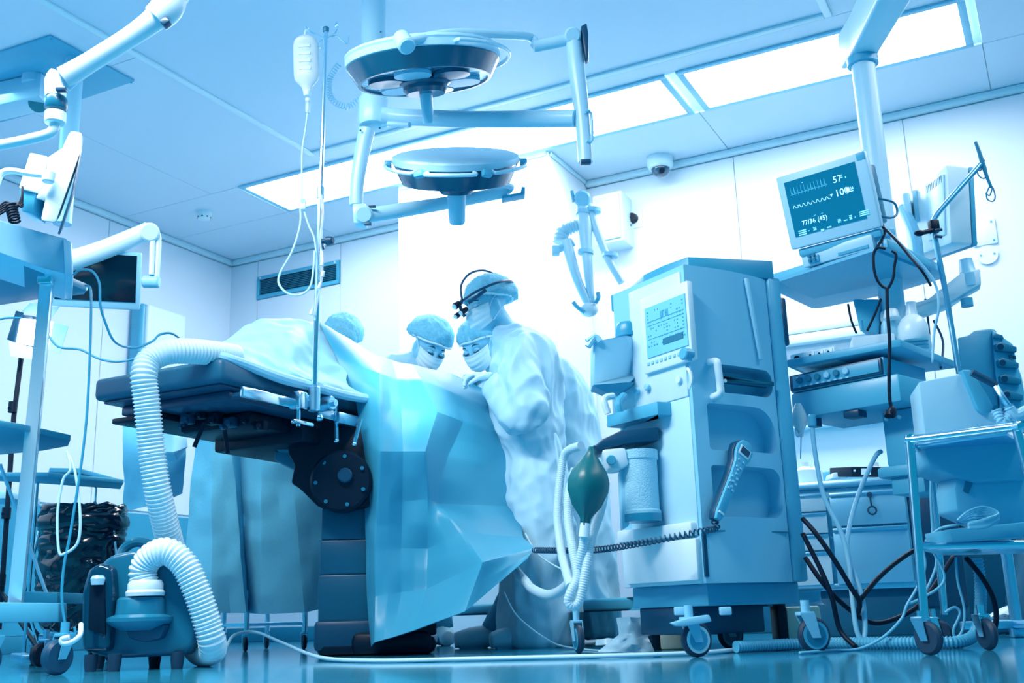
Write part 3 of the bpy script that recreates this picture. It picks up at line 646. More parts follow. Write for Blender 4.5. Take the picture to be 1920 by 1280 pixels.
def person(name, label, J, group='surgical team', mask=True, gear=None, gm=gown, capk=1.0, seed=1, feet=True, gvox=.011, fold=.022, tie=None):
    foot = (V(J['ankle'][0])+V(J['ankle'][1]))/2; foot.z = 0
    t = T('person', label, 'person', foot, group)
    HM = hmat(J['head'], J['face'], J.get('up', (0, 0, 1)))
    b = B(); head_shape(b, HM)
    nb = V(J['neck']); hc = HM @ V((-.03, 0, -.06))
    b.tube([hc, (hc+nb)/2, nb], [.058, .056, .07], 16, 5)
    ch = V(J['chest']); pe = V(J['pelvis']); sh = [V(q) for q in J['shoulder']]; sv = (sh[0]-sh[1]).normalized()
    def tor(c, w_, d_, up_): 
        fwd = sv.cross(V(up_).normalized()).normalized(); return [c+sv*math.cos(a)*w_+fwd*math.sin(a)*d_ for a in [2*math.pi*k/20 for k in range(20)]]
    ax = (nb-pe)
    rings = [tor(nb, .07, .06, ax), tor(nb*.7+ch*.3, .14, .085, ax), tor(ch, .165, .105, ax), tor(ch*.5+pe*.5, .135, .1, ax), tor(pe, .165, .115, ax), tor(pe-V((0, 0, .1)), .15, .11, ax)]
    b.loft(rings)
    for k in (0, 1):
        e = V(J['elbow'][k]); w_ = V(J['wrist'][k]); hp_ = pe+sv*(.09 if k == 0 else -.09)-V((0, 0, .06)); kn = V(J['knee'][k]); an = V(J['ankle'][k])
        b.tube([sh[k]*.85+nb*.15, sh[k], sh[k]*.5+e*.5, e], [.06, .055, .048, .04], 14, 4); b.tube([e, e*.5+w_*.5, w_], [.041, .036, .026], 14, 4)
        b.tube([hp_, hp_*.5+kn*.5, kn], [.088, .072, .052], 14, 4); b.tube([kn, kn*.6+an*.4, an], [.053, .05, .034], 14, 4)
        b.tube([an, an+V((0, 0, -.03))+V(J['toe'])*.08, an+V((0, 0, -.045))+V(J['toe'])*.17], [.035, .036, .026], 12, 4)
    b.build('body', skin, t, remesh=.0075, smooth=3, ang=180)
    # gown
    b = B()
    H = J['gown']; rings = []
    for (x, y, d, rx, ry) in H:
        c = P(x, y, d); rings.append([c+V((math.cos(a)*rx, math.sin(a)*ry, 0)) for a in [2*math.pi*k/28 for k in range(28)]])
    rr = []
    for k in range(28):
        rr.append(catmull([r[k] for r in rings], 5))
    rings = [list(c) for c in zip(*rr)]
    for r in rings:
        for p in r:
            if p.z < .015: p.z = .015
    b.loft(rings)
    for k in (0, 1):
        e = V(J['elbow'][k]); w_ = V(J['wrist'][k]); s_ = sh[k]
        sr = J.get('sleeve', (.085, .088, .085, .075, .055))
        b.tube([s_*.8+nb*.2, s_*.75+e*.25, s_*.3+e*.7, e, e*.6+w_*.4, e*.12+w_*.88], [sr[0]*.85, sr[0], sr[1], sr[2], sr[3], sr[4]*.75], 16, 5)
    b.build('gown', gm, t, remesh=gvox, smooth=4, ang=180, disp=ridged(seed, 8, fold, 21, fold*.5, (1, 1, .55), out=.012))
    if tie:
        for pts in tie: B().tube(PP(pts), .006, 6, 5, sq=.5).build('gown_tie', gm, t)
    # cap
    if J.get('cap', True):
        b = B(); b.add(*ell_data((-.028*capk, 0, .05), (.122*capk, .105*capk, .10*capk), 40, 24), HM @ Matrix.Rotation(-.32, 4, 'Y'))
        cut = HM @ V((.0, 0, .028)); cn = (HM.to_3x3() @ V((-.22, 0, 1))).normalized()
        vs = []
        for v in b.v:
            h = (v-cut).dot(cn)
            if h < 0: v = v - cn*h*.92; v = v+(HM @ V((-.02, 0, .02))-v)*.16
            vs.append(v)
        b.v = vs
        b.build('bouffant_cap', capm, t, ang=180, disp=lambda p, n: n*(.007*(.5-abs(noise.noise((HM.inverted() @ p).xyz*26+V((seed, 0, 0))))*2)+.004*math.sin(22*math.atan2((HM.inverted() @ p).y, (HM.inverted() @ p).x+.03)+3*noise.noise(p*9))))
        # elastic band
        pts = []
        for k in range(24):
            a = 2*math.pi*k/24; q = V((-.02+.108*capk*math.cos(a), .09*capk*math.sin(a), 0)); q.z = .030+.24*q.x+.002*math.sin(k*5); pts.append(HM @ q)
        B().tube(pts, .0055, 7, 2, closed=True).build('cap_band', maskm, t)
    # brows, lids, lashes
    for s_ in (1, -1):
        B().tube([HM @ V(q) for q in ((.086, s_*.014, .022), (.084, s_*.032, .030), (.068, s_*.052, .022))], [.003, .0036, .002], 6, 4, sq=.5).build('eyebrow', hairm, t)
        b = B(); b.add(*ell_data((.076, s_*.031, .0), (.013, .016, .011)), HM); b.build('eyelid', skin, t, ang=180)
        B().tube([HM @ V(q) for q in ((.088, s_*.015, -.004), (.0905, s_*.03, -.008), (.080, s_*.048, -.003))], [.0016, .0028, .0018], 6, 4).build('eyelashes', hairm, t)
    if mask:
        n1, n2 = 22, 15; G = []
        for i in range(n1+1):
            v_ = i/n1; row = []
            for j in range(n2+1):
                u_ = j/n2*2-1; a = u_*1.42
                z = -.012-.102*v_; bulge = 1-.35*abs(v_-.4)*1.4
                rx = .046+.062*bulge*(1 if v_ < .75 else 1-.45*(v_-.75)/.25); ry = .075+.002*bulge-(.016*v_)
                zz = z+.012*(abs(u_)**1.5)*(1-v_)+ (.03*abs(u_)**2*v_)
                pl = .0022*math.cos(v_*math.pi*8)*(1-abs(u_)**3)
                row.append(HM @ V((.018+(rx+pl)*math.cos(a), (ry+pl)*math.sin(a), zz)))
            G.append(row)
        B().grid(G).build('face_mask', maskm, t, solid=.0025, ang=180)
        for s_ in (1, -1):
            B().tube([HM @ V(q) for q in ((.034, s_*.076, -.022), (.008, s_*.087, .012), (-.03, s_*.088, .03))], .0016, 5, 4).build('mask_tie', maskm, t)
            B().tube([HM @ V(q) for q in ((.034, s_*.07, -.088), (-.01, s_*.083, -.05), (-.05, s_*.07, -.03))], .0016, 5, 4).build('mask_tie', maskm, t)
    for k in (0, 1):
        if 'hand' in J and J['hand'][k]:
            d_, pn, sd, cu = J['hand'][k]; hand(t, J['wrist'][k], d_, pn, sd, cu)
        an = V(J['ankle'][k]); td = V(J['toe']); kn = V(J['knee'][k])
        if feet: B().tube([pe*.3+kn*.7, kn, kn*.5+an*.5, an+V((0, 0, .01))], [.10, .085, .078, .07], 16, 5).build('trouser_leg', mat('scrub_trousers', .5, .7), t, ang=180, disp=ridged(k+5, 12, .008))
        b = B(); b.tube([an+V((0, 0, .02))-td*.04, V((an.x, an.y, .05))+td*.03, V((an.x, an.y, .04))+td*.12, V((an.x, an.y, .035))+td*.19], [.052, .05, .05, .034], 14, 5)
        b.v = [V((v.x, v.y, max(v.z, .004))) for v in b.v]; b.build('shoe_cover', gm, t, ang=180, disp=ridged(3, 20, .004))
    return t, HM
# --- surgeon
D = 4.9
J = dict(head=P(912, 573, D), face=(-.80, -.50, -.30), up=(-.12, 0, 1), neck=P(957, 632, D+.02), chest=P(985, 720, D), pelvis=P(1012, 880, D),
         shoulder=[P(978, 660, D-.17), P(985, 650, D+.2)], elbow=[P(985, 778, D-.25), P(950, 770, D+.25)], wrist=[P(918, 706, D-.12), P(905, 708, D+.12)],
         knee=[P(1010, 1050, D-.08), P(1005, 1050, D+.1)], ankle=[P(1000, 1190, D-.08), P(930, 1190, D+.12)], toe=(-.97, -.2, 0),
         hand=[((-.85, .1, .12), (-.2, .1, -1), 1, .55), ((-.8, -.25, .1), (-.2, .1, -1), -1, .7)],
         gown=[(955, 622, D, .06, .06), (972, 640, D, .11, .13), (985, 668, D, .135, .2), (988, 720, D, .15, .2), (990, 790, D, .145, .18), (998, 850, D, .13, .16), (1004, 930, D, .15, .18), (1010, 1040, D, .165, .2), (1012, 1140, D, .165, .2), (1012, 1224, D, .165, .19)])
surg, HM = person('person', 'surgeon at right in pale gown with head lamp and mask, bent over the table', J, seed=4, capk=1.1, fold=.03,
                  tie=[[(1040, 812, D-.24), (1046, 860, D-.25), (1050, 900, D-.26), (1040, 930, D-.27)], [(1040, 812, D-.24), (1052, 840, D-.25), (1060, 900, D-.26), (1062, 990, D-.26)]])
def L_(par, name, pts, r, m, **k): return B().tube([HM @ V(p) for p in pts], r, 8, 5, **k).build(name, m, par)
t = T('head_lamp', 'dark headband with loupes and small lamps on the surgeon\'s cap', 'head lamp', HM @ V((.13, 0, 0)))
L_(t, 'headband', [(.115, 0, .05), (.075, .1, .06), (-.03, .135, .07), (-.13, .08, .07), (-.16, 0, .07), (-.13, -.08, .07), (-.03, -.135, .07), (.075, -.1, .06)], .006, navy, closed=True)
L_(t, 'top_strap', [(.12, 0, .05), (.10, 0, .12), (.03, 0, .17), (-.06, 0, .17), (-.14, 0, .11), (-.16, 0, .07)], .0055, navy)
L_(t, 'lamp_bracket', [(.12, .0, .05), (.14, 0, .03), (.142, 0, .0), (.135, 0, -.03)], .008, navy)
for a, c, r in (((.128, .03, .0), (.165, .028, -.014), .014), ((.128, -.03, .0), (.165, -.028, -.014), .014), ((.14, 0, .04), (.17, 0, .028), .017)):
    B().cyl(HM @ V(a), HM @ V(c), r*.8, r, bev=.002).build('loupe', black, t)
    c2 = V(c); B().cyl(HM @ c2, HM @ (c2+V((.006, 0, -.003))), r*.75).build('lens', white, t)
L_(t, 'side_arm', [(.13, .06, .02), (.09, .095, .035), (.05, .11, .05)], .009, navy)
# --- two assistants behind the table, one head at left
D = 5.45
J = dict(head=P(806, 650, D), face=(.42, -.66, -.62), up=(.35, -.2, .9), neck=P(770, 690, D+.08), chest=P(748, 760, D+.12), pelvis=P(740, 900, D+.25),
         shoulder=[P(800, 722, D+.2), P(728, 705, D+.02)], elbow=[P(830, 800, D+.1), P(740, 790, D-.1)], wrist=[P(860, 760, D-.15), P(820, 760, D-.2)],
         knee=[P(800, 1060, D+.2), P(770, 1060, D+.2)], ankle=[P(824, 1185, D+.2), P(792, 1185, D+.2)], toe=(.3, -.95, 0), hand=[None, None],
         gown=[(772, 672, D+.08, .07, .07), (756, 682, D+.1, .14, .13), (748, 715, D+.12, .19, .15), (745, 820, D+.2, .18, .15), (750, 920, D+.22, .19, .16), (770, 1050, D+.22, .19, .16), (790, 1120, D+.2, .16, .14)])
person('person', 'masked assistant in pale gown behind the middle of the table, bowed to the right', J, seed=9, capk=1.16)
D = 5.35
J = dict(head=P(897, 648, D), face=(-.42, -.72, -.55), up=(-.2, -.1, .95), neck=P(935, 690, D+.08), chest=P(990, 740, D+.14), pelvis=P(1045, 860, D+.2),
         shoulder=[P(960, 705, D-.02), P(990, 690, D+.3)], elbow=[P(950, 790, D-.1), P(950, 790, D+.3)], wrist=[P(915, 745, D-.1), P(900, 750, D+.1)],
         knee=[P(1050, 1050, D), P(1060, 1050, D+.2)], ankle=[P(1050, 1180, D), P(1080, 1180, D+.2)], toe=(-.95, -.2, 0), hand=[None, None],
         gown=[(940, 684, D+.05, .07, .07), (975, 684, D+.08, .12, .13), (1010, 690, D+.14, .15, .2), (1040, 740, D+.16, .17, .2), (1055, 800, D+.18, .17, .2), (1065, 880, D+.18, .18, .2), (1070, 1000, D+.18, .20, .2), (1075, 1120, D+.18, .21, .2), (1075, 1190, D+.18, .22, .2)])
person('person', 'assistant in pale gown and white mask between surgeon and table, eyes lowered', J, seed=12, capk=1.02)
D = 5.7
J = dict(head=P(646, 640, D), face=(.45, -.45, -.75), up=(.3, -.5, .8), neck=P(636, 690, D+.06), chest=P(636, 760, D+.1), pelvis=P(640, 900, D+.2),
         shoulder=[P(680, 730, D+.1), P(600, 730, D+.1)], elbow=[P(690, 800, D), P(600, 800, D)], wrist=[P(680, 780, D-.2), P(640, 780, D-.2)],
         knee=[P(655, 1060, D+.2), P(630, 1060, D+.2)], ankle=[P(655, 1180, D+.2), P(630, 1180, D+.2)], toe=(.3, -.95, 0), hand=[None, None],
         gown=[(636, 684, D+.06, .07, .07), (636, 704, D+.1, .14, .13), (636, 740, D+.12, .19, .15), (640, 820, D+.15, .17, .15), (640, 920, D+.15, .17, .16), (640, 1050, D+.15, .17, .16), (640, 1130, D+.15, .17, .14)])
person('person', 'person behind the table at left, only a pale net cap showing above the drape', J, seed=15, capk=1.0)
# ================================================================ anaesthesia machine
def cutb(o, cutters):
    pw = o.parent; bpy.context.view_layer.update()
    for c in cutters:
        co = c.build('cutter', white, pw); n0 = len(o.data.vertices)
        md = o.modifiers.new('b', 'BOOLEAN'); md.object = co; md.operation = 'DIFFERENCE'; md.solver = 'EXACT'
        bpy.context.view_layer.update()
        nm = bpy.data.meshes.new_from_object(o.evaluated_get(bpy.context.evaluated_depsgraph_get())); m0 = o.data.materials[0]
        o.modifiers.clear()
        if len(nm.vertices) > 8: o.data = nm
        else: print('BOOL FAIL', o.name, n0)
        nm.materials.clear(); nm.materials.append(m0)
        for p in nm.polygons: p.material_index = 0
        nm.shade_smooth(); nm.set_sharp_from_angle(angle=math.radians(35)); bpy.data.objects.remove(co)
def rnd(x0, z0, x1, z1, r, n=6, rs=None):
    """rounded rectangle outline"""
    r4 = rs or (r, r, r, r); out = []
    for (cx, cz, a0, rr) in ((x1, z0, -90, r4[0]), (x1, z1, 0, r4[1]), (x0, z1, 90, r4[2]), (x0, z0, 180, r4[3])):
        sx = 1 if cx == x1 else -1; sz = 1 if cz == z1 else -1
        for k in range(n+1):
            a = math.radians(a0+90*k/n); out.append((cx-sx*rr+rr*math.cos(a), cz-sz*rr+rr*math.sin(a)))
    return out
o_ = P(1325, 1107, 3.5); MF = Fr((o_.x, o_.y, 0), 32.1)
mp = lambda x, y, ax='y', v=0: MF.px(x, y, ax, v)
am = T('anaesthesia_machine', 'large pale blue anaesthesia machine on castors with screen and tall curved side panel', 'anaesthesia machine', F=MF)
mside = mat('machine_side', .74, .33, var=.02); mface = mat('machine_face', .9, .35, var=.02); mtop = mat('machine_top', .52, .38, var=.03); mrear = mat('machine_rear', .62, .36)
sx = .385; rx = .462; zt_ = mp(1440, 525).z; z0_ = mp(1400, 1092).z
# side panel, bowed outward, with three recesses
def bowed(x0, x1, z0, z1, y1, bow=.028, n=8):
    out = [(x0+(x1-x0)*k/n, -bow*math.sin(math.pi*(.12+.76*k/n))+bow*math.sin(math.pi*.12)) for k in range(n+1)]
    return out+[(x1, y1), (x0, y1)]
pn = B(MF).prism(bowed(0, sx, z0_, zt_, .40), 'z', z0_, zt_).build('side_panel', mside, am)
a = mp(1342, 684); c = mp(1452, 748); h1 = B(MF).prism(rnd(a.x, c.z, min(c.x, sx-.012), a.z, .02, rs=(.05, .04, .01, .01)), 'y', -.1, .075)
a = mp(1322, 756); c = mp(1458, 852); h2 = B(MF).prism(rnd(a.x, c.z, min(c.x, sx-.012), a.z, .02, rs=(.03, .10, .012, .012)), 'y', -.1, .06)
a = mp(1330, 872); c = mp(1470, 972); h3 = B(MF).prism(rnd(a.x, c.z, min(c.x, sx-.012), a.z, .02, rs=(.05, .05, .012, .012)), 'y', -.1, .06)
gx = mp(1390, 520); g0 = mp(1418, 682); h4 = B(MF).slab([(gx.x-.012, -.06, gx.z), (gx.x+.012, -.06, gx.z), (g0.x+.006, -.06, g0.z), (g0.x-.006, -.06, g0.z)], (0, .055, 0))
cutb(pn, [h1, h2, h3])
B(MF).slab([(gx.x-.008, -.029, gx.z-.01), (gx.x+.008, -.029, gx.z-.01), (g0.x+.01, -.028, g0.z+.01), (g0.x-.004, -.028, g0.z+.01)], (0, .012, 0), .003).build('groove_bar', lblue, am)
a = mp(1342, 706); c = mp(1452, 724)
B(MF).prism(rnd(a.x+.005, c.z-.004, c.x-.02, a.z, .012), 'y', -.018, .02, .004).build('grip_bar', mat('grip_blue', .42, .3), am)
B(MF).cyl((a.x+.022, -.022, a.z-.016), (a.x+.022, -.016, a.z-.016), .007, seg=10).build('screw', white, am)
a = mp(1326, 868); 
B(MF).bb((.004, -.012, mp(1330, 995).z-.002), (sx-.004, .01, mp(1330, 995).z+.002)).build('seam', dblue, am)
# rear section
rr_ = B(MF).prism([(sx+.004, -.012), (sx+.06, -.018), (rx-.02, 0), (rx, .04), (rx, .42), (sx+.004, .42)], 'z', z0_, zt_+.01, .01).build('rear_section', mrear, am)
a = mp(1462, 560); c = mp(1474, 650)
B(MF).bb((sx+.052, -.022, c.z), (sx+.075, .01, a.z), .008).build('rear_grip', navy, am)
# canopy
zt2 = zt_+.0
tl = MF.px(1146, 585, 'z', zt2); tn = MF.px(1292, 516, 'z', zt2)
out = [(tn.x, tn.y), (tn.x-.015, tn.y+.12), (tn.x-.01, tn.y+.24), (tl.x+.01, tl.y-.10), (tl.x, tl.y), (tl.x+.12, tl.y+.04), (rx-.02, .44), (rx-.01, .05), (rx-.05, -.02)]
topc = B(MF); h_ = MF.px(1290, 480, 'z', zt2)
hh = mp(1290, 480, 'x', tn.x).z-zt2
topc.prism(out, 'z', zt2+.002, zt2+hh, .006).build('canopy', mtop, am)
B(MF).prism([(tn.x+.02, .02), (tn.x+.02, tl.y-.06), (.2, tl.y-.02), (.2, .02)], 'z', zt2-.035, zt2, .004).build('canopy_underside', mblue, am)
# face with screen
zs = mp(1250, 755, 'x', 0).z
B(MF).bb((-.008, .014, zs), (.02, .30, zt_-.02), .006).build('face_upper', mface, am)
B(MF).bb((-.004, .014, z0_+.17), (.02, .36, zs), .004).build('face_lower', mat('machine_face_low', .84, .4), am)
XS = -.012
q = [MF.px(x, y, 'x', XS) for x, y in ((1204, 568), (1293, 530), (1200, 700), (1298, 660))]
ylo, yhi = q[1].y, q[0].y; zlo, zhi = (q[2].z+q[3].z)/2, (q[0].z+q[1].z)/2
B(MF).bb((XS-.012, ylo, zlo-.02), (.002, yhi, zhi+.01), .006).build('screen_bezel', white, am)
s_ = [MF.px(x, y, 'x', XS-.013) for x, y in ((1212, 580), (1287, 547), (1213, 680), (1288, 640))]
sy0, sy1 = (s_[1].y+s_[3].y)/2, (s_[0].y+s_[2].y)/2; sz0, sz1 = (s_[2].z+s_[3].z)/2, (s_[0].z+s_[1].z)/2
scr = B(MF).bb((XS-.016, sy0, sz0), (XS-.010, sy1, sz1)).build('screen', mat('lcd_screen', .7, .15, emit=tone(.6), es=.12), am)
ik = B(MF); rn = random.Random(3)
for r_ in range(11):
    z = sz1-.02-(sz1-sz0-.05)*r_/10.5
    for k in range(14):
        if rn.random() < .42:
            y = sy1-.012-(sy1-sy0-.03)*k/13; ik.bb((XS-.0175, y-.005*rn.random()-.003, z), (XS-.0155, y, z+.003+.002*rn.random()))
for z in (.35, .62, .7): ik.bb((XS-.0175, sy0+.01, sz0+(sz1-sz0)*z), (XS-.0155, sy1-.01, sz0+(sz1-sz0)*z+.001))
for k in range(2): ik.bb((XS-.0175, sy0+.09+k*.026, sz1-.05), (XS-.0155, sy0+.105+k*.026, sz1-.03))
ik.build('screen_readouts', inkm, scr)
B(MF).bb((XS-.0178, sy0+.02, sz0+.028), (XS-.0155, sy1-.09, sz0+.05)).build('waveform_bar', inkd, scr)
for k in range(8):
    y = yhi-.03-k*.023
    B(MF).box((XS-.013, y, zlo+.012), (.006, .013, .012), .002, rot=Matrix()).build('button', lblue, am)
kb = MF.px(1288, 664, 'x', XS-.02); B(MF).cyl((XS, kb.y, kb.z), (XS-.04, kb.y, kb.z), .021, bev=.004).build('control_knob', mat('knob_blue', .6, .3), am)
kb = MF.px(1278, 712, 'x', -.002); 
B(MF).lathe([(0, 0), (.052, 0), (.052, .006), (.044, .01), (.04, .004), (0, .002)], (.004, kb.y-.0, kb.z), (-1, 0, 0), 28).cyl((0, kb.y, kb.z), (-.02, kb.y, kb.z), .012).build('round_port', white, am)
for x, y in ((1196, 733), (1216, 726)):
    kb = MF.px(x, y, 'x', -.01); B(MF).cyl((.01, kb.y, kb.z), (-.025, kb.y, kb.z), .012, bev=.003).build('small_knob', lblue, am)
B(MF).bb((-.005, .30, zs-.0), (.25, .44, zs+.10), .012).build('side_module', mface, am)
# vertical grab bar
a = mp(1326, 680); c = mp(1328, 745); B(MF).tube([(a.x+.0, -.005, a.z), (a.x, -.045, a.z-.005), (a.x, -.05, a.z-.03), (a.x+.004, -.05, c.z+.03), (a.x+.004, -.045, c.z+.005), (a.x+.004, -.005, c.z)], .013, 12, 5).build('grab_bar', white, am)
# worktop
z1 = mp(1232, 752, 'x', -.06).z
w1 = MF.px(1232, 752, 'z', z1); w0 = MF.px(1137, 778, 'z', z1); w2 = MF.px(1305, 757, 'z', z1)
B(MF).prism([(w1.x, w1.y), (w0.x, w0.y), (w0.x+.25, w0.y), (.05, w0.y), (.05, w2.y+.01), (w2.x, w2.y)], 'z', z1-.045, z1, .006).build('worktop', mat('worktop_blue', .6, .35), am)
# absorber assembly (view-space placed)
d1 = 3.62
B().slab(PP([(1112, 838, d1), (1130, 822, d1), (1165, 806, d1), (1236, 800, d1), (1236, 824, d1), (1170, 832, d1), (1120, 845, d1)]), (0, .2, 0), .006).build('absorber_top', navy, am)
c = P(1206, 975, d1+.03); tp2 = P(1198, 838, d1+.03)
B().lathe([(0, 0), (.05, 0), (.062, .006), (.062, .03), (.058, .034), (.058, .2), (.062, .205), (.062, .235), (0, .238)], c, tp2-c, 28).build('absorber_canister', mat('lime_canister', .8, .6, bump=.5, bscale=220, var=.12, vscale=150), am)
B().lathe([(0, .0), (.064, .0), (.064, .026), (0, .026)], c-V((0, 0, .006)), tp2-c, 28).build('canister_base', mat('canister_base', .45, .25), am)
B().slab(PP([(1128, 842, d1-.02), (1174, 838, d1-.02), (1180, 872, d1-.02), (1160, 880, d1-.02), (1140, 880, d1-.02)]), (0, .12, 0), .012).build('valve_block', white, am)
B().cyl(P(1146, 862, d1-.02), P(1146, 862, d1-.035), .017, bev=.003).build('valve_knob', mblue, am)
B().slab(PP([(1163, 880, d1+.02), (1176, 875, d1+.02), (1180, 985, d1+.02), (1168, 992, d1+.02)]), (0, .1, 0), .006).build('valve_column', lblue, am)
# lower body
q0 = mp(1158, 1095, 'x', .0); q1 = mp(1315, 1000, 'x', 0)
B(MF).bb((-.006, .014, z0_), (.02, .42, q1.z-.01), .004).build('drawer_block', mface, am)
ya = mp(1160, 1000, 'x', -.02).y
B(MF).bb((-.022, .012, z0_+.01), (.0, ya-.03, mp(1240, 1015, 'x', -.02).z), .006).build('drawer_front', white, am)
B(MF).bb((-.03, .02, mp(1240, 1012, 'x', -.02).z+.004), (.05, ya, mp(1240, 985, 'x', -.02).z), .008).build('lower_ledge', white, am)
B(MF).bb((-.002, -.004, z0_+.02), (.012, .004, q1.z)).build('corner_gap', navy, am)
B(MF).bb((.03, .03, .15), (rx-.02, .42, z0_), .004).build('plinth', mblue, am)
B(MF).bb((.04, .12, .06), (.36, .40, .15), .006).build('under_box', navy, am)
# base with castors
bz0, bz1 = .155, .2
P1 = MF.px(1327, 1108, 'z', bz1); P2 = MF.px(1560, 1112, 'z', bz1); P0 = MF.px(1080, 1128, 'z', bz1)
bx = B(MF); 
bx.prism([(P1.x-.02, P1.y-.03), (P0.x-.02, P0.y), (P0.x+.06, P0.y+.03), (.5, P0.y+.03), (P1.x+.56, P1.y+.25), (P1.x+.56, P1.y+.02), (P1.x+.5, P1.y-.05)], 'z', bz0-.012, bz1, .016, 3).build('base_tray', mat('base_blue', .56, .38), am)
for x, y, d, yaw, rr2, rg in ((1308, 1232, 3.39, 112, .052, 1), (1530, 1229, 3.42, 104, .054, 0), (1086, 1229, 4.0, 12, .05, 0), (1372, 1219, 3.95, 110, .05, 0)):
    caster(am, P(x, y, d), rr2, yaw, mside, rubber, .024, .04, hubm=white if rg else mblue)
pk = P(1308, 1160, 3.36); B().slab(PP([(1258, 1168, 3.33), (1290, 1158, 3.33), (1330, 1152, 3.33), (1335, 1165, 3.33), (1285, 1174, 3.33), (1268, 1174, 3.33)]), (0, .05, 0), .004).build('brake_pedal', mside, am)
for x in (1275, 1360): B().box(P(x, 1145, 3.4), (.035, .03, .025), .004).build('bracket', lblue, am)
# vaporiser module at left of the screen
d2 = 3.68
B().slab(PP([(1112, 640, d2), (1172, 628, d2), (1198, 632, d2+.12), (1201, 700, d2+.12), (1180, 716, d2), (1112, 722, d2)]), (0, .14, 0), .006).build('vaporiser_box', mat('vap_blue', .8, .4), am)
c = P(1178, 632, d2+.1); B().lathe([(0, 0), (.047, 0), (.047, .012), (.044, .014), (.044, .04), (.036, .052), (0, .054)], c, (0, 0, 1), 28).build('vaporiser_dial', mat('dial_blue', .5, .35), am)
B().slab(PP([(1110, 722, d2), (1190, 716, d2), (1165, 732, d2+.05), (1140, 736, d2+.05)]), (0, .1, 0), .004).build('vaporiser_foot', mblue, am)
for pts in ([(1102, 650), (1115, 632), (1125, 640)], [(1100, 640), (1118, 628)]): B().tube([P(x, y, d2-.01) for x, y in pts], .012, 8, 4).build('hose_hook', lblue, am)
B().tube(PP([(1150, 742, 3.66), (1133, 748, 3.64), (1140, 775, 3.64)]), .012, 10, 5).build('gas_outlet', white, am)
B().tube(PP([(1170, 742, 3.66), (1160, 755, 3.62), (1162, 772, 3.62)]), .014, 10, 5).build('gas_outlet', mblue, am)

# breathing bag
c = P(1103, 905, 3.55); t0 = P(1108, 850, 3.55); t1 = P(1098, 972, 3.55); ax = t1-t0; L = ax.length
bag = T('breathing_bag', 'dark green rubber breathing bag hanging at the left of the machine', 'breathing bag', c)
bb_ = B().lathe([(.006, -.02), (.012, 0), (.03, L*.12), (.055, L*.28), (.066, L*.44), (.064, L*.58), (.045, L*.8), (.02, L*.95), (.014, L), (.014, L+.02), (0, L+.02)], t0, ax, 32)
bb_.build('bag', mat('green_rubber', .3, .35, col=(.002, .15, .18, 1), bump=.05), bag, ang=180, disp=lambda p, n: n*(.004*math.cos(4*math.atan2(p.y-c.y, p.x-c.x+.02))))
B().cyl(t1+ax.normalized()*.015, t1+ax.normalized()*.06, .016, .018).build('bag_neck', white, bag)
B().tube([t0, t0+V((.01, 0, .02)), P(1118, 838, 3.56)], .006, 8, 4).build('hanger', navy, bag)
# breathing hoses
hz = T('breathing_hoses', 'pale breathing hoses looping down beside the green bag', 'hose', P(1085, 1130, 3.58))
dh = 3.6
for pts in ([(1078, 880, 3.75), (1066, 930, 3.72), (1066, 980, 3.68), (1074, 1030, 3.62), (1082, 1080, 3.58), (1070, 1110, 3.56), (1066, 1128, 3.56), (1076, 1136, 3.56), (1088, 1120, 3.56), (1100, 1060, 3.57), (1108, 1010, 3.6), (1125, 960, 3.66), (1132, 930, 3.7)],
            [(1098, 985, 3.56), (1096, 1010, 3.57), (1088, 1050, 3.58), (1082, 1090, 3.6)],
            [(1070, 1100, 3.62), (1056, 1050, 3.8), (1048, 1000, 3.9), (1045, 960, 3.95), (1050, 900, 4.0), (1060, 850, 4.0), (1090, 835, 3.9)]):
    B().corr([P(*p) for p in pts], .0155, pitch=.008, depth=.08, seg=12).build('hose', mat('clear_hose', .88, .35, alpha=.85), hz, ang=80)
B().corr(PP([(950, 1030, 4.6), (966, 1066, 4.45), (984, 1088, 4.35), (1000, 1105, 4.3), (1030, 1115, 4.2), (1060, 1100, 4.05), (1080, 1070, 3.9)]), .018, pitch=.008, depth=.08, seg=12).build('hose', mat('clear_hose', .88), hz, ang=80)
# hand control with coiled cord
a = mp(1396, 838, 'y', -.035)
top_ = mp(1395, 842, 'y', -.05); bt_ = mp(1346, 968, 'y', -.05); ctr = (top_+bt_)/2
dv = bt_-top_; L = math.hypot(dv.x, dv.z); u = V((dv.x/L, 0, dv.z/L)); w_ = V((-u.z, 0, u.x))
hf = MF.M @ Matrix.Translation(top_) @ Matrix((tuple(w_), (0, 1, 0), tuple(u))).transposed().to_4x4()
HFm = Fr(0, 0, M=hf)
hc_ = T('hand_control', 'blue hand control with small display and buttons hanging on the machine side', 'hand control', F=HFm)
def hco(s, k=1): return [(s*x*k if 0 else x*s, z) for x, z in ((-.0, -.028), (.022, -.022), (.036, .0), (.034, .028), (.022, .06), (.018, .11), (.017, L*.95), (.010, L+.012), (-.010, L+.012), (-.017, L*.95), (-.018, .11), (-.022, .06), (-.034, .028), (-.036, .0), (-.022, -.022))]
B(HFm).prism(hco(1.16), 'y', 0, .03, .005).build('rubber_shell', navy, hc_)
B(HFm).prism(hco(.98), 'y', -.010, .01, .003).build('face_plate', mat('remote_face', .62, .3), hc_)
B(HFm).bb((-.024, -.0125, -.002), (.024, -.009, .032), .002).build('display_frame', white, hc_)
B(HFm).bb((-.019, -.0135, .001), (.019, -.012, .024), 0).build('display', navy, hc_)
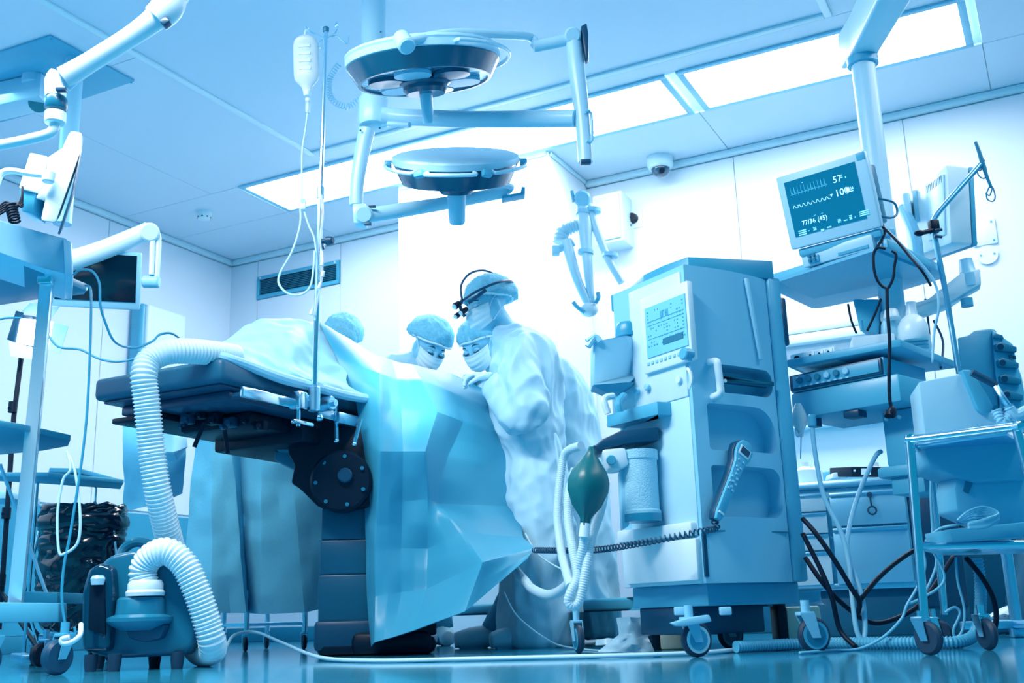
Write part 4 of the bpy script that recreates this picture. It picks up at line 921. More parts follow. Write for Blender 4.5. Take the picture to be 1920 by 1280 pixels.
for x, z in ((-.010, .05), (.010, .05), (-.008, .075), (.0, .085), (.008, .075), (0, .10), (-.010, .115), (.010, .115), (-.011, .135), (.0, .13), (.011, .135), (0, .15), (-.009, .16), (.009, .16)):
    if z < L-.02: B(HFm).box((x, -.011, z), (.010, .004, .008), .002).build('button', lblue, hc_)
B(HFm).box((0, -.011, L-.012), (.024, .004, .008), .002).build('button', white, hc_)
cs = MF.M @ V((bt_.x, -.03, bt_.z-.01))
t = B(); t.coil([cs, MF.M @ V((bt_.x-.01, -.05, bt_.z-.035)), P(1320, 995, 3.42), P(1280, 1003, 3.42), P(1200, 1018, 3.50), P(1110, 1031, 3.70), P(1002, 1031, 4.1)], .0095, .0028, 62)
tag(t.build('coiled_cord', navy, ang=180), 'thin dark coiled cord stretched from the hand control to the drape corner', 'cord')
# ================================================================ equipment column at right
def Fr3(BR, d, BL, TR):
    """frame on a flat face: x along its bottom edge left to right, z up the face, y into it; returns frame, width, height"""
    br = P(*BR, d); bl = PZ(*BL, br.z); x = br-bl; w_ = x.length; x.normalize()
    r_ = ray(*TR); tr = CO+r_*((br-CO).dot(x)/r_.dot(x)); z = tr-br; h = z.length; z.normalize(); y = z.cross(x)
    M = Matrix((x, y, z)).transposed().to_4x4(); M.translation = bl; return Fr(0, 0, M=M), w_, h
def zpoly(pts, z): return [PZ(x, y, z) for x, y in pts]
def pslab(b, pts, z, h, bev=.004, extra=None):
    return b.slab(zpoly(pts, z), (0, 0, h), bev)
pend = mat('pendant_white', .86, .35, var=.02)
pu = mat('pendant_blue', .62, .38, var=.03)
ec = T('equipment_pendant', 'white ceiling arm and round column carrying shelves of monitoring devices at right', 'pendant', P(1680, 850, 3.95))
zbm = P(1617, 104, 3.95).z
B().slab(zpoly([(1576, 132), (1597, 99), (1645, 0), (1677, -66), (1752, -70), (1710, 0), (1649, 98), (1640, 122)], zbm), (0, 0, .16), .012, 3).build('ceiling_arm', pend, ec)
B().slab(zpoly([(1640, -90), (1760, -90), (1735, -40), (1660, -40)], zbm+.1), (0, 0, CZ-zbm-.1), .02).build('ceiling_mount', pend, ec)
cc = PZ(1617, 110, zbm); 
B().lathe([(0, 0), (.062, 0), (.062, .03), (0, .03)], cc, (0, 0, -1), 32).build('column_collar', pu, ec)
B().cyl(cc, (cc.x, cc.y, 1.0), .047, seg=36).build('column', pend, ec)
# top shelf
z1s = P(1665, 463, 3.6).z
B().slab(zpoly([(1665, 463), (1443, 531), (1449, 545), (1522, 579), (1540, 578), (1672, 551), (1771, 522), (1768, 512)], z1s), (0, 0, .035), .006).build('shelf', mat('shelf_top', .66, .4), ec)
B().slab(zpoly([(1640, 470), (1460, 528), (1525, 560), (1745, 512)], z1s-.012), (0, 0, .012)).build('shelf_tray', pu, ec)
# second shelf and the drawer unit beneath it
z2s = P(1670, 655, 3.6).z
B().slab(zpoly([(1672, 652), (1690, 650), (1793, 690), (1720, 700), (1540, 716), (1476, 688)], z2s), (0, 0, .028), .005).build('shelf', mat('shelf_low', .6, .4), ec)
F5, w5, h5 = Fr3((1660, 703), 3.62, (1484, 737), (1656, 668))
B(F5).bb((0, 0, 0), (w5, .30, h5), .004).build('drawer_unit', pu, ec)
B(F5).bb((-.002, -.006, -.10), (w5+.05, .34, -.002), .01).build('lower_housing', mat('housing_blue', .62, .33), ec)
B(F5).bb((.28, .12, -.30), (.42, .34, -.1), .012).build('socket_column', pu, ec)
B(F5).bb((.26, .08, -.34), (.46, .36, -.30), .012).bb((.30, .10, -.40), (.42, .30, -.335), .006).build('column_end', mat('shelf_low', .6), ec)
for k in range(2): B(F5).cyl((.30+.05*k, .12, -.13), (.30+.05*k, .112, -.13), .007).build('screw', white, ec)
B(F5).bb((.20, -.0, -.125), (.26, .06, -.10), .004).cyl((.06, .05, -.13), (.06, .05, -.1), .02).build('gas_coupling', navy, ec)
# neck of the upper shelf: hanging block
B().slab(PP([(1598, 560, 3.95), (1650, 560, 3.95), (1646, 625, 3.95), (1612, 620, 3.95)]), (.06, .1, 0), .008).build('neck_block', pu, ec)
# electrosurgical device in the drawer unit (front panel)
t = T('electrosurgical_unit', 'flat blue device with a row of knobs under the lower shelf', 'medical device', F=F5)
B(F5).bb((.004, -.014, .004), (w5-.004, -.002, h5-.004), .003).build('front_frame', navy, t)
B(F5).bb((.02, -.018, .012), (w5-.012, -.013, h5-.010), .002).build('front_panel', mblue, t)
for k in range(6): B(F5).cyl((.05+k*.038, -.018, h5*.55), (.05+k*.038, -.028, h5*.55), .012, bev=.002).build('socket', lblue if k in (3, 5) else dblue, t)
for k in range(9): B(F5).box((.05+k*.024, -.019, h5*.22), (.012, .003, .006)).build('key', lblue, t)
# patient monitor
F6, w6, h6 = Fr3((1652, 425), 3.58, (1483, 469), (1620, 281))
t = T('patient_monitor', 'large patient monitor with pulse curves standing on the top shelf', 'monitor', F=F6)
bz = mat('bezel', .84, .35)
bezel = B(F6).bb((0, 0, 0), (w6, .035, h6), .008).build('bezel', bz, t)
B(F6).bb((.01, .034, .012), (w6-.01, .075, h6-.012), .015).build('rear_case', pend, t)
B(F6).bb((.15, .07, .02), (w6-.02, .14, h6-.04), .01).build('rear_box', mat('rear_blue', .38, .4), t)
s0, s1, s2, s3 = .030, w6-.042, .042, h6-.030
scm = mat('monitor_screen', .3, .15, col=(.003, .10, .19, 1), emit=(.002, .19, .36, 1), es=.45)
sc_ = B(F6).bb((s0, -.003, s2), (s1, .004, s3)).build('screen', scm, t)
sw, sh_ = s1-s0, s3-s2
glow = mat('screen_glow', .9, .4, emit=(.35, .8, .98, 1), es=.9); glow2 = mat('screen_glow_dim', .6, .4, emit=(.06, .48, .74, 1), es=.55)
def tx(par, F, s, x, z, size, m, y=-.0042, name='readout'):
    B(F).text(s, size, Matrix.Translation((x, y, z)) @ Matrix.Rotation(math.pi/2, 4, 'X'), .0003).build(name, m, par)
X = lambda u: s0+sw*u
Z_ = lambda v: s2+sh_*v
tx(sc_, F6, '57', X(.67), Z_(.74), .034, glow); tx(sc_, F6, '100', X(.66), Z_(.50), .036, glow)
tx(sc_, F6, '77/36 (45)', X(.13), Z_(.17), .024, glow); tx(sc_, F6, '56', X(.87), Z_(.55), .014, glow)
B(F6).box((X(.84), -.004, Z_(.57)), (.012, .001, .014)).box((X(.87), -.004, Z_(.525)), (.022, .001, .003)).build('alarm_icon', glow, sc_)
B(F6).box((X(.61), -.004, Z_(.56)), (.010, .001, .003)).box((X(.61), -.004, Z_(.545)), (.004, .001, .006)).build('alarm_icon', glow, sc_)
def trace(fn, n, m, name, r=.0007):
    pts = [V((X(.06+.53*k/n), -.0045, fn(k/n))) for k in range(n+1)]
    B(F6).tube(pts, r, 4, 1).build(name, m, sc_, ang=180)
def ecg(u):
    q = (u*11) % 1
    return Z_(.75)+(.026 if .30 < q < .36 else (-.006 if .36 <= q < .42 else (.005 if .6 < q < .72 else 0)))
def ple(u):
    q = (u*8) % 1
    return Z_(.50)+.014*max(0, math.sin(q*math.pi*1.5))*(1-q)
trace(ecg, 330, glow2, 'pulse_trace'); trace(ple, 160, glow, 'oxygen_trace', .0009)
for k, (u, v, a_, c_) in enumerate(((.06, .05, .03, .022), (.20, .07, .004, .004), (.27, .06, .012, .014), (.37, .06, .012, .012), (.46, .06, .016, .008), (.62, .08, .012, .014), (.70, .09, .014, .006), (.78, .09, .010, .018), (.85, .09, .004, .004), (.92, .10, .034, .020), (.12, .56, .012, .003), (.78, .82, .008, .014), (.84, .84, .004, .012), (.25, .93, .004, .004), (.32, .30, .008, .002), (.42, .30, .008, .002))):
    n_ = 3 if c_ > .012 else 1
    for r_ in range(n_): B(F6).box((X(u)+a_/2, -.0042, Z_(v)+c_*(r_-1)/n_), (a_, .001, c_/n_*.55)).build('menu_icon', mat('screen_glow_mid', .8, .4, emit=(.18, .68, .9, 1), es=.7), sc_)
B(F6).bb((w6-.034, -.002, h6-.032), (w6-.002, .01, h6-.002), .003).build('alarm_lamp', pu, t)
# monitor base unit on the shelf
B(F6).bb((.02, .015, -.032), (w6-.01, .16, -.002), .006).build('keypad_strip', pu, t)
F7, w7, h7 = Fr3((1640, 466), 3.62, (1505, 503), (1634, 437))
t = T('monitor_base_unit', 'pale base unit with cable sockets under the patient monitor', 'medical device', F=F7)
B(F7).bb((0, 0, 0), (w7, .22, h7), .01).build('case', bz, t)
B(F7).bb((.03, -.008, .008), (.075, .01, h7-.02), .005).build('connector_panel', pu, t)
for k in range(4): B(F7).cyl((.042+.018*(k % 2), -.008, .018+.018*(k//2)), (.042+.018*(k % 2), -.018, .018+.018*(k//2)), .006, seg=10).build('connector', dblue, t)
B(F7).bb((.15, -.003, .01), (w7-.02, .002, .02)).build('slot', mblue, t)
# rear-facing second monitor
t = T('second_monitor', 'white monitor seen from behind with vent slots, right of the patient monitor', 'monitor', P(1750, 400, 4.1))
q = PP([(1692, 372, 4.3), (1776, 306, 3.92), (1783, 456, 3.95), (1702, 486, 4.3)]); nv = V((.10, .035, 0))
B().slab(q, nv, .012).build('back_case', white, t)
ctr = sum(q, V())/4
q2 = [ctr+(p-ctr)*s_+V((-.004, -.004, 0)) for p, s_ in zip(q, (.2, .92, .92, .2))]
ux = (q[1]-q[0]).normalized(); uz = V((0, 0, 1))
B().slab([q[0].lerp(q[1], .55)-uz*.02-nv*.08, q[0].lerp(q[1], .93)-uz*.035-nv*.08, q[3].lerp(q[2], .93)+uz*.04-nv*.08, q[3].lerp(q[2], .55)+uz*.04-nv*.08], nv*.1, .004).build('back_panel', pend, t)
for k in range(10):
    a_ = q[0].lerp(q[1], .58+.033*k)-uz*(.03+.004)-nv*.1; B().slab([a_, a_+ux*.004, a_+ux*.004-uz*.03, a_-uz*.03], nv*.04).build('vent_slot', inkd, t)
for k in range(6):
    a_ = q[0].lerp(q[1], .72)-uz*(.11+k*.028)-nv*.1; B().cyl(a_, a_+nv*.05, .004, seg=8).build('socket', navy, t)
q3 = [p+nv*1.02 for p in q]; B().slab(q3, nv*.2, .006).build('front_bezel', mblue, t)
mt = q[0].lerp(q[2], .25)
B().box(mt-nv*.3, (.03, .12, .10), .01, rz=-20).box(mt-nv*.45+V((.05, 0, 0)), (.02, .05, .14), .005, rz=-20).build('mount_plate', pend, t)
B().tube([mt-nv*.5, P(1716, 440, 4.1), P(1722, 480, 4.08), P(1730, 520, 4.06)], .022, 10, 5).build('mount_arm', lblue, t)
# swivel arm under the shelf
t = T('swivel_arm', 'pale swivel bracket arm with round joint reaching right under the top shelf', 'bracket arm', P(1820, 530, 3.9))
B().slab(PP([(1650, 583, 3.95), (1650, 602, 3.95), (1668, 608, 3.95), (1775, 572, 3.9), (1812, 548, 3.88), (1840, 532, 3.86), (1838, 502, 3.86), (1800, 512, 3.88), (1740, 560, 3.92)]), (.03, .08, 0), .008).build('arm', white, t)
jc_ = P(1820, 538, 3.9); B().lathe([(0, 0), (.034, 0), (.034, .05), (.03, .055), (.024, .11), (0, .112)], jc_, (-.05, 0, 1), 24).build('joint', lblue, t)
B().slab(PP([(1775, 545, 3.92), (1800, 520, 3.92), (1808, 494, 3.92), (1815, 500, 3.92), (1812, 540, 3.92)]), (.02, .04, 0), .004).build('web', pu, t)
B().lathe([(0, 0), (.022, 0), (.022, .03), (0, .03)], P(1812, 560, 3.9), (0, 0, -1), 20).build('joint_foot', mblue, t)
# bent drip pole
D = 3.86
t = T('bent_pole', 'chrome bent pole with a dark clamp and hanging wire hooks at upper right', 'pole', P(1790, 700, D))
B().tube(PP([(1798, 700, D), (1775, 560, D), (1760, 480, D), (1752, 440, D), (1750, 418, D), (1758, 400, D), (1790, 363, D), (1830, 318, D), (1838, 308, D)]), .0105, 12, 6).build('pole', steel, t)
B().box(P(1751, 425, D), (.035, .035, .05), .006).cyl(P(1748, 432, D-.02), P(1730, 436, D-.03), .009).ell(P(1724, 437, D-.03), (.02, .014, .012)).build('clamp', black, t)
B().cyl(P(1752, 432, D-.02), P(1766, 430, D-.02), .006).cyl(P(1752, 442, D-.02), P(1766, 444, D-.02), .006).build('clamp_screw', navy, t)
B().tube(PP([(1829, 266, D), (1836, 285, D), (1841, 302, D), (1850, 330, D), (1859, 352, D)]), [.006, .008, .009, .007, .005], 8, 5).build('hook_bar', dblue, t)
for pts in ([(1842, 300), (1832, 316), (1836, 330), (1846, 334), (1850, 322), (1846, 306)], [(1858, 345), (1850, 362), (1852, 374), (1862, 377), (1866, 368), (1862, 352)], [(1846, 300), (1838, 320), (1830, 312)], [(1861, 350), (1856, 366), (1848, 362)]):
    B().tube([P(x, y, D) for x, y in pts], .0028, 6, 6).build('wire_hook', dblue, t)
# stethoscope
D = 3.5
t = T('stethoscope', 'black stethoscope hanging down from the edge of the top shelf', 'stethoscope', P(1668, 770, D))
for sg in (((1660, 466), (1645, 465), (1638, 478), (1639, 505), (1645, 525), (1655, 537), (1664, 540)), ((1672, 470), (1680, 478), (1677, 500), (1675, 520), (1668, 536), (1663, 541))):
    B().tube([P(x, y, D) for x, y in sg], .005, 8, 6).build('ear_tube', black, t)
B().tube([P(x, y, D) for x, y in ((1663, 540), (1664, 580), (1668, 640), (1667, 700), (1668, 745), (1671, 762))], .0062, 8, 6).build('rubber_tube', black, t)
B().ell(P(1673, 772, D), (.014, .012, .022)).cyl(P(1665, 772, D), P(1665, 780, D-.01), .012).build('chest_piece', black, t)
# things on the second shelf
F8, w8, h8 = Fr3((1566, 672), 3.72, (1482, 688), (1564, 648))
t = T('socket_block', 'white block with round and square sockets at the left end of the lower shelf', 'socket block', F=F8)
B(F8).bb((0, 0, 0), (w8, .16, h8), .006).build('case', white, t)
for k in range(2): B(F8).cyl((.03+.025*k, .0, h8*.55-.006*k), (.03+.025*k, -.006, h8*.55-.006*k), .011-.003*k, seg=16).build('round_socket', black, t)
for k in range(3):
    B(F8).box((.085+.035*k, -.002, h8*.5), (.03, .006, h8*.75), .002).build('socket_plate', pend, t)
    B(F8).cyl((.085+.035*k, -.004, h8*.6), (.085+.035*k, -.008, h8*.6), .004, seg=8).build('socket_hole', black, t)
F9, w9, h9 = Fr3((1750, 655), 3.8, (1600, 668), (1746, 622))
t = T('ventilated_box', 'white device with side vents on the lower shelf behind the stethoscope tube', 'medical device', F=F9)
B(F9).bb((0, 0, 0), (w9*.55, .18, h9*1.15), .008).bb((w9*.55, .02, 0), (w9, .2, h9), .008).build('case', white, t)
for k in range(6): B(F9).box((w9*.78, .018, .012+k*.012), (w9*.36, .006, .003)).build('vent_slot', mblue, t)
B(F9).cyl((.04, -.01, .09), (.04, -.01, .13), .006).build('probe_holder', mblue, t)
t = T('vaporiser_flask', 'pale bottle shaped flask hanging under the swivel arm', 'flask', P(1712, 640, 3.84))
fb = P(1714, 640, 3.84); ft = P(1708, 572, 3.84)
B().lathe([(0, 0), (.05, 0), (.056, .012), (.053, .06), (.04, .085), (.022, .10), (.018, .125), (.018, .15), (0, .152)], fb, ft-fb, 24).build('flask_body', white, t)
t = T('white_housing', 'white rounded housing under the shelf left of the flask', 'medical device', P(1665, 635, 3.9))
B().slab(PP([(1655, 596, 3.9), (1692, 588, 3.9), (1696, 640, 3.9), (1656, 646, 3.9)]), (.02, .1, 0), .015, 3).build('case', lblue, t)
B().cyl(P(1672, 598, 3.88), P(1670, 580, 3.88), .03, .024, bev=.004).build('cap', white, t)
# small hanging reservoir
t = T('suction_flask', 'small clear flask and tubes hanging behind the machine below the drawer unit', 'flask', P(1500, 810, 3.8))
B().lathe([(0, 0), (.008, 0), (.012, .02), (.028, .05), (.026, .08), (.01, .12), (0, .12)], P(1502, 818, 3.8)).build('flask_body', mat('milky_plastic', .97), t)
B().tube(PP([(1500, 780, 3.8), (1492, 800, 3.8), (1496, 818, 3.78), (1508, 800, 3.78), (1510, 782, 3.8)]), .004, 6, 5).build('tube', cordw, t)
B().tube(PP([(1502, 818, 3.8), (1501, 860, 3.8)]), .002, 6, 1).build('tube', mblue, t)
# gas hoses hanging from the column
def cord(name, label, pts, r, m, cat='cable', group=None, zmin=None, sub=6):
    p = [P(*q) for q in pts]
    for v in p: v.z = max(v.z, r+.001 if zmin is None else zmin)
    o = B().tube(p, r, 8, sub).build(name, m, ang=180); return tag(o, label, cat, group)
cord('gas_hose', 'pale grey hose running down from the lower shelf and looping near the floor', [(1522, 795, 3.72), (1530, 860, 3.72), (1545, 930, 3.7), (1578, 1000, 3.68), (1592, 1060, 3.66), (1598, 1120, 3.62), (1606, 1180, 3.6), (1618, 1200, 3.6), (1622, 1170, 3.62), (1614, 1110, 3.64), (1590, 1040, 3.7), (1592, 990, 3.75), (1612, 920, 3.8), (1640, 858, 3.82), (1652, 846, 3.84)], .0085, mat('hose_pale_blue', .75, .4), 'hose')
B().cyl(P(1522, 778, 3.72), P(1523, 800, 3.72), .015, bev=.002).build('gas_plug', mblue, ec)
for k, pts in enumerate(([(1505, 972, 3.66), (1530, 1000, 3.62), (1565, 1050, 3.6), (1595, 1100, 3.6), (1612, 1130, 3.6), (1604, 1160, 3.62)],
        [(1505, 1000, 3.66), (1540, 1070, 3.62), (1560, 1120, 3.6), (1575, 1180, 3.6), (1605, 1216, 3.55)],
        [(1510, 1045, 3.7), (1545, 1095, 3.66), (1590, 1140, 3.7), (1640, 1168, 3.72), (1700, 1150, 3.74), (1740, 1115, 3.76), (1790, 1040, 3.8)],
        [(1612, 1125, 3.62), (1650, 1080, 3.7), (1700, 1040, 3.8), (1760, 1008, 3.85)],
        [(1812, 1046, 3.55), (1840, 1080, 3.5), (1862, 1120, 3.5), (1868, 1160, 3.5), (1860, 1195, 3.5)])):
    cord('power_cable', ('thick black cable curving down from the machine to the white hose', 'black cable running from the machine down to the floor', 'black cable sagging low between the machine and the right cart', 'black cable crossing in front of the steel drawers', 'black cable bulging beside the right cart wheel')[k], pts, .0085, cordb)
for k, pts in enumerate(([(1728, 1025, 3.5), (1735, 1060, 3.5), (1720, 1100, 3.5), (1700, 1135, 3.5), (1690, 1160, 3.5), (1655, 1195, 3.5), (1610, 1220, 3.5), (1560, 1222, 3.45), (1500, 1228, 3.35)],
        [(1750, 1035, 3.6), (1770, 1075, 3.6), (1762, 1100, 3.6), (1720, 1125, 3.6), (1700, 1132, 3.6)],
        [(1792, 1044, 3.6), (1796, 1090, 3.6), (1808, 1140, 3.6), (1805, 1180, 3.6), (1792, 1196, 3.6), (1788, 1180, 3.6), (1800, 1150, 3.6), (1790, 1138, 3.6), (1772, 1148, 3.6)],
        [(1748, 860, 3.6), (1745, 920, 3.6), (1748, 1000, 3.6), (1742, 1020, 3.6)],
        [(1765, 850, 3.65), (1755, 950, 3.65), (1750, 1010, 3.65), (1755, 1060, 3.65), (1730, 1120, 3.65)],
        [(1868, 990, 3.4), (1830, 978, 3.42), (1790, 984, 3.45), (1760, 992, 3.48), (1735, 1015, 3.5)])):
    cord('grey_cable', ('pale thin cable lying from the right cart to the machine base', 'pale thin cable looping beside the right cart post', 'pale thin cable curled above the floor under the right cart', 'straight pale cable hanging from the blue device', 'second straight pale cable hanging beside the cart post', 'pale cable bundle end trailing over the cart rail')[k], pts, .0045, mat('cord_mid', .68, .4))
for k, pts in enumerate(([(1655, 425, 3.6), (1680, 450, 3.58), (1705, 480, 3.56), (1730, 510, 3.54), (1745, 535, 3.6)], [(1662, 430, 3.6), (1700, 468, 3.58), (1740, 510, 3.58), (1756, 540, 3.58), (1760, 580, 3.58), (1752, 620, 3.6), (1748, 680, 3.6)], [(1655, 420, 3.62), (1658, 440, 3.62), (1640, 470, 3.6)], [(1590, 570, 3.95), (1596, 600, 3.95), (1606, 625, 3.95)], [(1652, 560, 3.8), (1640, 590, 3.8), (1626, 620, 3.8)], [(1648, 372, 3.62), (1676, 380, 3.64), (1682, 400, 3.64), (1670, 408, 3.62), (1652, 405, 3.62)], [(1735, 560, 4.0), (1742, 620, 4.0), (1745, 690, 3.98)], [(1750, 600, 3.95), (1768, 640, 3.95), (1764, 690, 3.9)])):
    cord('monitor_cable', ('black cable running right from the patient monitor', 'pale cable dropping from the patient monitor past the shelf edge', 'short black cable behind the monitor base', 'thin black cable behind the shelf neck', 'black cable from the pale housing', 'dark round cable loop on the monitor back', 'dark cable behind the lower shelf', 'second dark cable beside the pole')[k], pts, .0045, (cordb, lblue, cordb, cordb, cordb, dblue, navy, navy)[k])

# ================================================================ drawer cabinet behind
p0 = P(1500, 1105, 5.1); CF5 = Fr((p0.x, p0.y, 0), -20)
cx = lambda x, y: CF5.px(x, y, 'y', 0)
t = T('drawer_cabinet', 'steel cabinet with drawers standing by the back wall behind the cables', 'cabinet', F=CF5)
L0 = cx(1480, 1000).x; M0 = cx(1557, 1000).x; R0 = cx(1708, 1000).x; E0 = cx(1800, 1000).x; zc0 = cx(1600, 1105).z; zc1 = cx(1600, 912).z
B(CF5).bb((L0, .02, zc0), (R0, .5, zc1), .004).build('body', mat('cabinet_steel', .6, .4), t)
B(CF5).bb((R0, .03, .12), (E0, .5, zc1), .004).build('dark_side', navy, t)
B(CF5).bb((L0-.01, -.01, zc1), (E0+.02, .52, zc1+.035), .006).build('top', steel, t)
B(CF5).bb((L0, .05, .0), (E0, .5, zc0), .004).build('plinth', mat('plinth_blue', .3, .4), t)
B(CF5).bb((L0, -.0, zc0-.0), (R0, .03, zc0+.03), .004).build('bottom_rail', steel, t)
ys = [1100, 1031, 1000, 965, 930]
zsq = [cx(1530, y).z for y in (1098, 1033, 1001, 960, 925)]
for a_, c_ in zip(zsq, zsq[1:]):
    d_ = B(CF5).bb((L0+.005, -.012, a_+.004), (M0-.008, .02, c_-.010), .003).build('drawer', mat('bright_steel', .93, .3, metal=.3), t)
    B(CF5).bb((L0+.005, -.024, c_-.016), (M0-.008, -.010, c_-.004), .002).build('drawer_lip', steel, d_)
zr_ = [cx(1630, y).z for y in (1095, 985, 918)]
for a_, c_ in zip(zr_, zr_[1:]):
    d_ = B(CF5).bb((M0+.012, -.012, a_+.004), (R0-.008, .02, c_-.014), .003).build('drawer', mat('drawer_steel', .76, .32, metal=.35, bump=.04), t)
    B(CF5).bb((M0+.012, -.026, c_-.024), (R0-.008, -.010, c_-.006), .003).build('drawer_lip', steel, d_)
kq = cx(1631, 928); key = B(CF5).cyl((kq.x, -.012, kq.z), (kq.x, -.03, kq.z), .012).tube([(kq.x, -.03, kq.z), (kq.x+.003, -.03, kq.z-.05)], .004, 6, 1).tube([(kq.x+.004+.018*math.cos(a), -.03, kq.z-.072+.018*math.sin(a)) for a in [k*math.pi/5 for k in range(10)]], .004, 6, 2, closed=True).build('lock_and_key', navy, t)
F10, w10, h10 = Fr3((1700, 893), 5.15, (1597, 893), (1699, 875))
o_ = T('instrument_case', 'flat black case with a white label lying on the drawer cabinet', 'case', F=F10)
B(F10).bb((0, 0, 0), (w10, .2, h10), .004).build('case_body', black, o_); B(F10).bb((.05, -.003, .008), (.10, .0, h10-.008)).build('label', white, o_)
for k in (0.015, w10-.015): B(F10).cyl((k, .0, h10*.6), (k, -.006, h10*.6), .005, seg=10).build('latch', white, o_)
o_ = T('white_tray', 'low white tray on the drawer cabinet left of the black case', 'tray', P(1580, 895, 5.2))
B().slab(PP([(1560, 896, 5.2), (1598, 892, 5.2), (1598, 882, 5.2), (1562, 886, 5.2)]), (0, .12, 0), .003).build('tray_body', white, o_)
for k, (x, y, w_) in enumerate(((1512, 880, .05), (1532, 872, .03), (1646, 870, .035))):
    o_ = T('supply_bottle', ('white squat bottle at the left end of the drawer cabinet', 'small pale bottle beside the squat bottle on the cabinet', 'white bottle behind the black case')[k], 'bottle', P(x, 898, 5.3))
    B().lathe([(0, 0), (w_, 0), (w_, .06), (w_*.4, .08), (w_*.4, .1), (0, .1)], P(x, 905, 5.3)).build('bottle_body', white, o_)
# counter behind
bq = RM.px(1640, 880, 'y', 6.1)
o_ = T('wall_counter', 'pale blue wall counter behind the drawer cabinet', 'counter', RM.M @ V((bq.x, 6.2, 0)))
B(RM).bb((bq.x-1.0, 6.0, .55), (bq.x+.7, 6.36, bq.z), .01).build('counter_body', mat('counter_blue', .62, .4), o_)
B(RM).bb((bq.x-1.0, 6.05, 0), (bq.x+.7, 6.33, .55), .01).build('counter_base', mat('plinth_blue', .3), o_)

# ================================================================ cart at the right edge
t = T('chrome_trolley', 'chrome tube trolley on castors at the right edge', 'trolley', P(1745, 1228, 3.1))
zt5 = P(1705, 825, 3.22).z; a_ = P(1705, 825, 3.22); b_ = PZ(1905, 800, zt5); d5 = b_.y
lw = P(1738, 1200, 3.22); rw_ = (b_-a_)
B().tube([V((lw.x, lw.y, .10)), a_-V((0, 0, .03)), a_, a_+rw_*.06, b_-rw_*.04, b_, b_+V((.10, .10, 0))], .0135, 12, 5).build('top_rail', chrome, t)
c5 = P(1920, 925, b_.y+.0); B().tube([b_-V((.0, 0, 0)), V((b_.x+.06, b_.y-.03, 0))], .013, 12, 1).build('right_post', chrome, t)
back = V((.22, .42, 0))
B().tube([V((lw.x, lw.y, .10))+back, a_+back], .012, 12, 1).build('back_post', chrome, t)
B().tube([a_-V((0, 0, .004)), a_+back], .012, 12, 1).build('side_rail', chrome, t)
zl5 = P(1728, 1022, 3.22).z; l0_ = PZ(1724, 1024, zl5); l1_ = PZ(1925, 1020, zl5)
B().tube([l0_, l1_], .013, 12, 1).tube([l0_, l0_+back], .011, 12, 1).build('lower_rail', chrome, t)
B().slab([l0_, l1_, l1_+back, l0_+back], (0, 0, -.012), .003).build('lower_shelf', steel, t)
tb = [a_+V((.03, .02, -.02)), b_+V((-.02, .02, -.02)), b_+back, a_+back]; B().slab(tb, (0, 0, .012), .003).build('top_shelf', steel, t)
caster(t, P(1745, 1228, 3.08), .045, 30, chrome, rubber, .024, .02, hubm=None)
caster(t, P(1765, 1205, 3.75), .04, 60, chrome, rubber, .024, .03)
caster(t, P(1855, 1222, 3.28), .045, 10, chrome, rubber, .024, .03)
t = T('cream_device', 'pale boxy device with blue angled holder standing on the trolley', 'medical device', P(1790, 815, 3.3))
B().slab(PP([(1722, 716, 3.28), (1770, 706, 3.28), (1806, 700, 3.28), (1836, 762, 3.28), (1878, 772, 3.28), (1886, 800, 3.28), (1734, 816, 3.28)]), (.05, .22, 0), .006).build('case', mat('cream_case', .82, .4), t)
B().slab(PP([(1803, 692, 3.26), (1822, 692, 3.26), (1850, 735, 3.26), (1864, 760, 3.26), (1860, 772, 3.26), (1846, 776, 3.26), (1834, 768, 3.26)]), (0, .04, 0), .008).build('angled_holder', mblue, t)
B().tube(PP([(1822, 698, 3.22), (1845, 710, 3.22), (1868, 722, 3.22)]), .012, 8, 4).build('handpiece', navy, t)
B().tube(PP([(1866, 722, 3.22), (1880, 745, 3.2), (1892, 762, 3.2)]), .009, 8, 4).build('handpiece_shaft', steel, t)
B().corr(PP([(1868, 770, 3.18), (1880, 790, 3.17), (1895, 775, 3.17), (1890, 760, 3.17)]), .014, pitch=.01, depth=.25, seg=10).tube(PP([(1893, 768, 3.17), (1905, 780, 3.17), (1925, 770, 3.17)]), .018, 10, 4).build('curled_hose', lblue, t)
t = T('tray_device', 'blue tray shaped device hung below the trolley top on a pedestal', 'medical device', P(1830, 1000, 3.35))
B().slab(PP([(1730, 836, 3.3), (1925, 812, 3.3), (1925, 900, 3.3), (1830, 905, 3.3), (1790, 893, 3.3), (1742, 874, 3.3)]), (.03, .22, 0), .012).build('tray_body', mat('tray_blue', .62, .35), t)
B().slab(PP([(1795, 890, 3.32), (1925, 890, 3.32), (1925, 980, 3.32), (1890, 1000, 3.32), (1794, 958, 3.32), (1790, 915, 3.32)]), (.0, .16, 0), .01).build('pedestal', mat('pedestal_blue', .66, .4), t)
B().slab(PP([(1812, 900, 3.315), (1828, 897, 3.315), (1816, 925, 3.315), (1806, 920, 3.315)]), (0, .01, 0)).build('recess', dblue, t)
B().slab(PP([(1778, 992, 3.24), (1925, 978, 3.24), (1925, 1006, 3.24), (1786, 1016, 3.24)]), (0, .2, 0), .005).build('foot_tray', mblue, t)
bun = B(); rn = random.Random(5)
for k in range(9):
    o5 = rn.uniform(-3, 3); bun.tube(PP([(1795+k, 975+o5, 3.2), (1815+k*2, 958+k*2+o5, 3.19), (1845, 950+k*3, 3.2), (1872, 962+k*1.5, 3.2), (1850, 972+k*2, 3.18), (1815, 982+k, 3.18)]), .0038, 6, 5)
tag(bun.build('cable_bundle', mat('cord_mid', .68), ang=180), 'coiled bundle of pale cables lying on the lower trolley tray', 'cable')
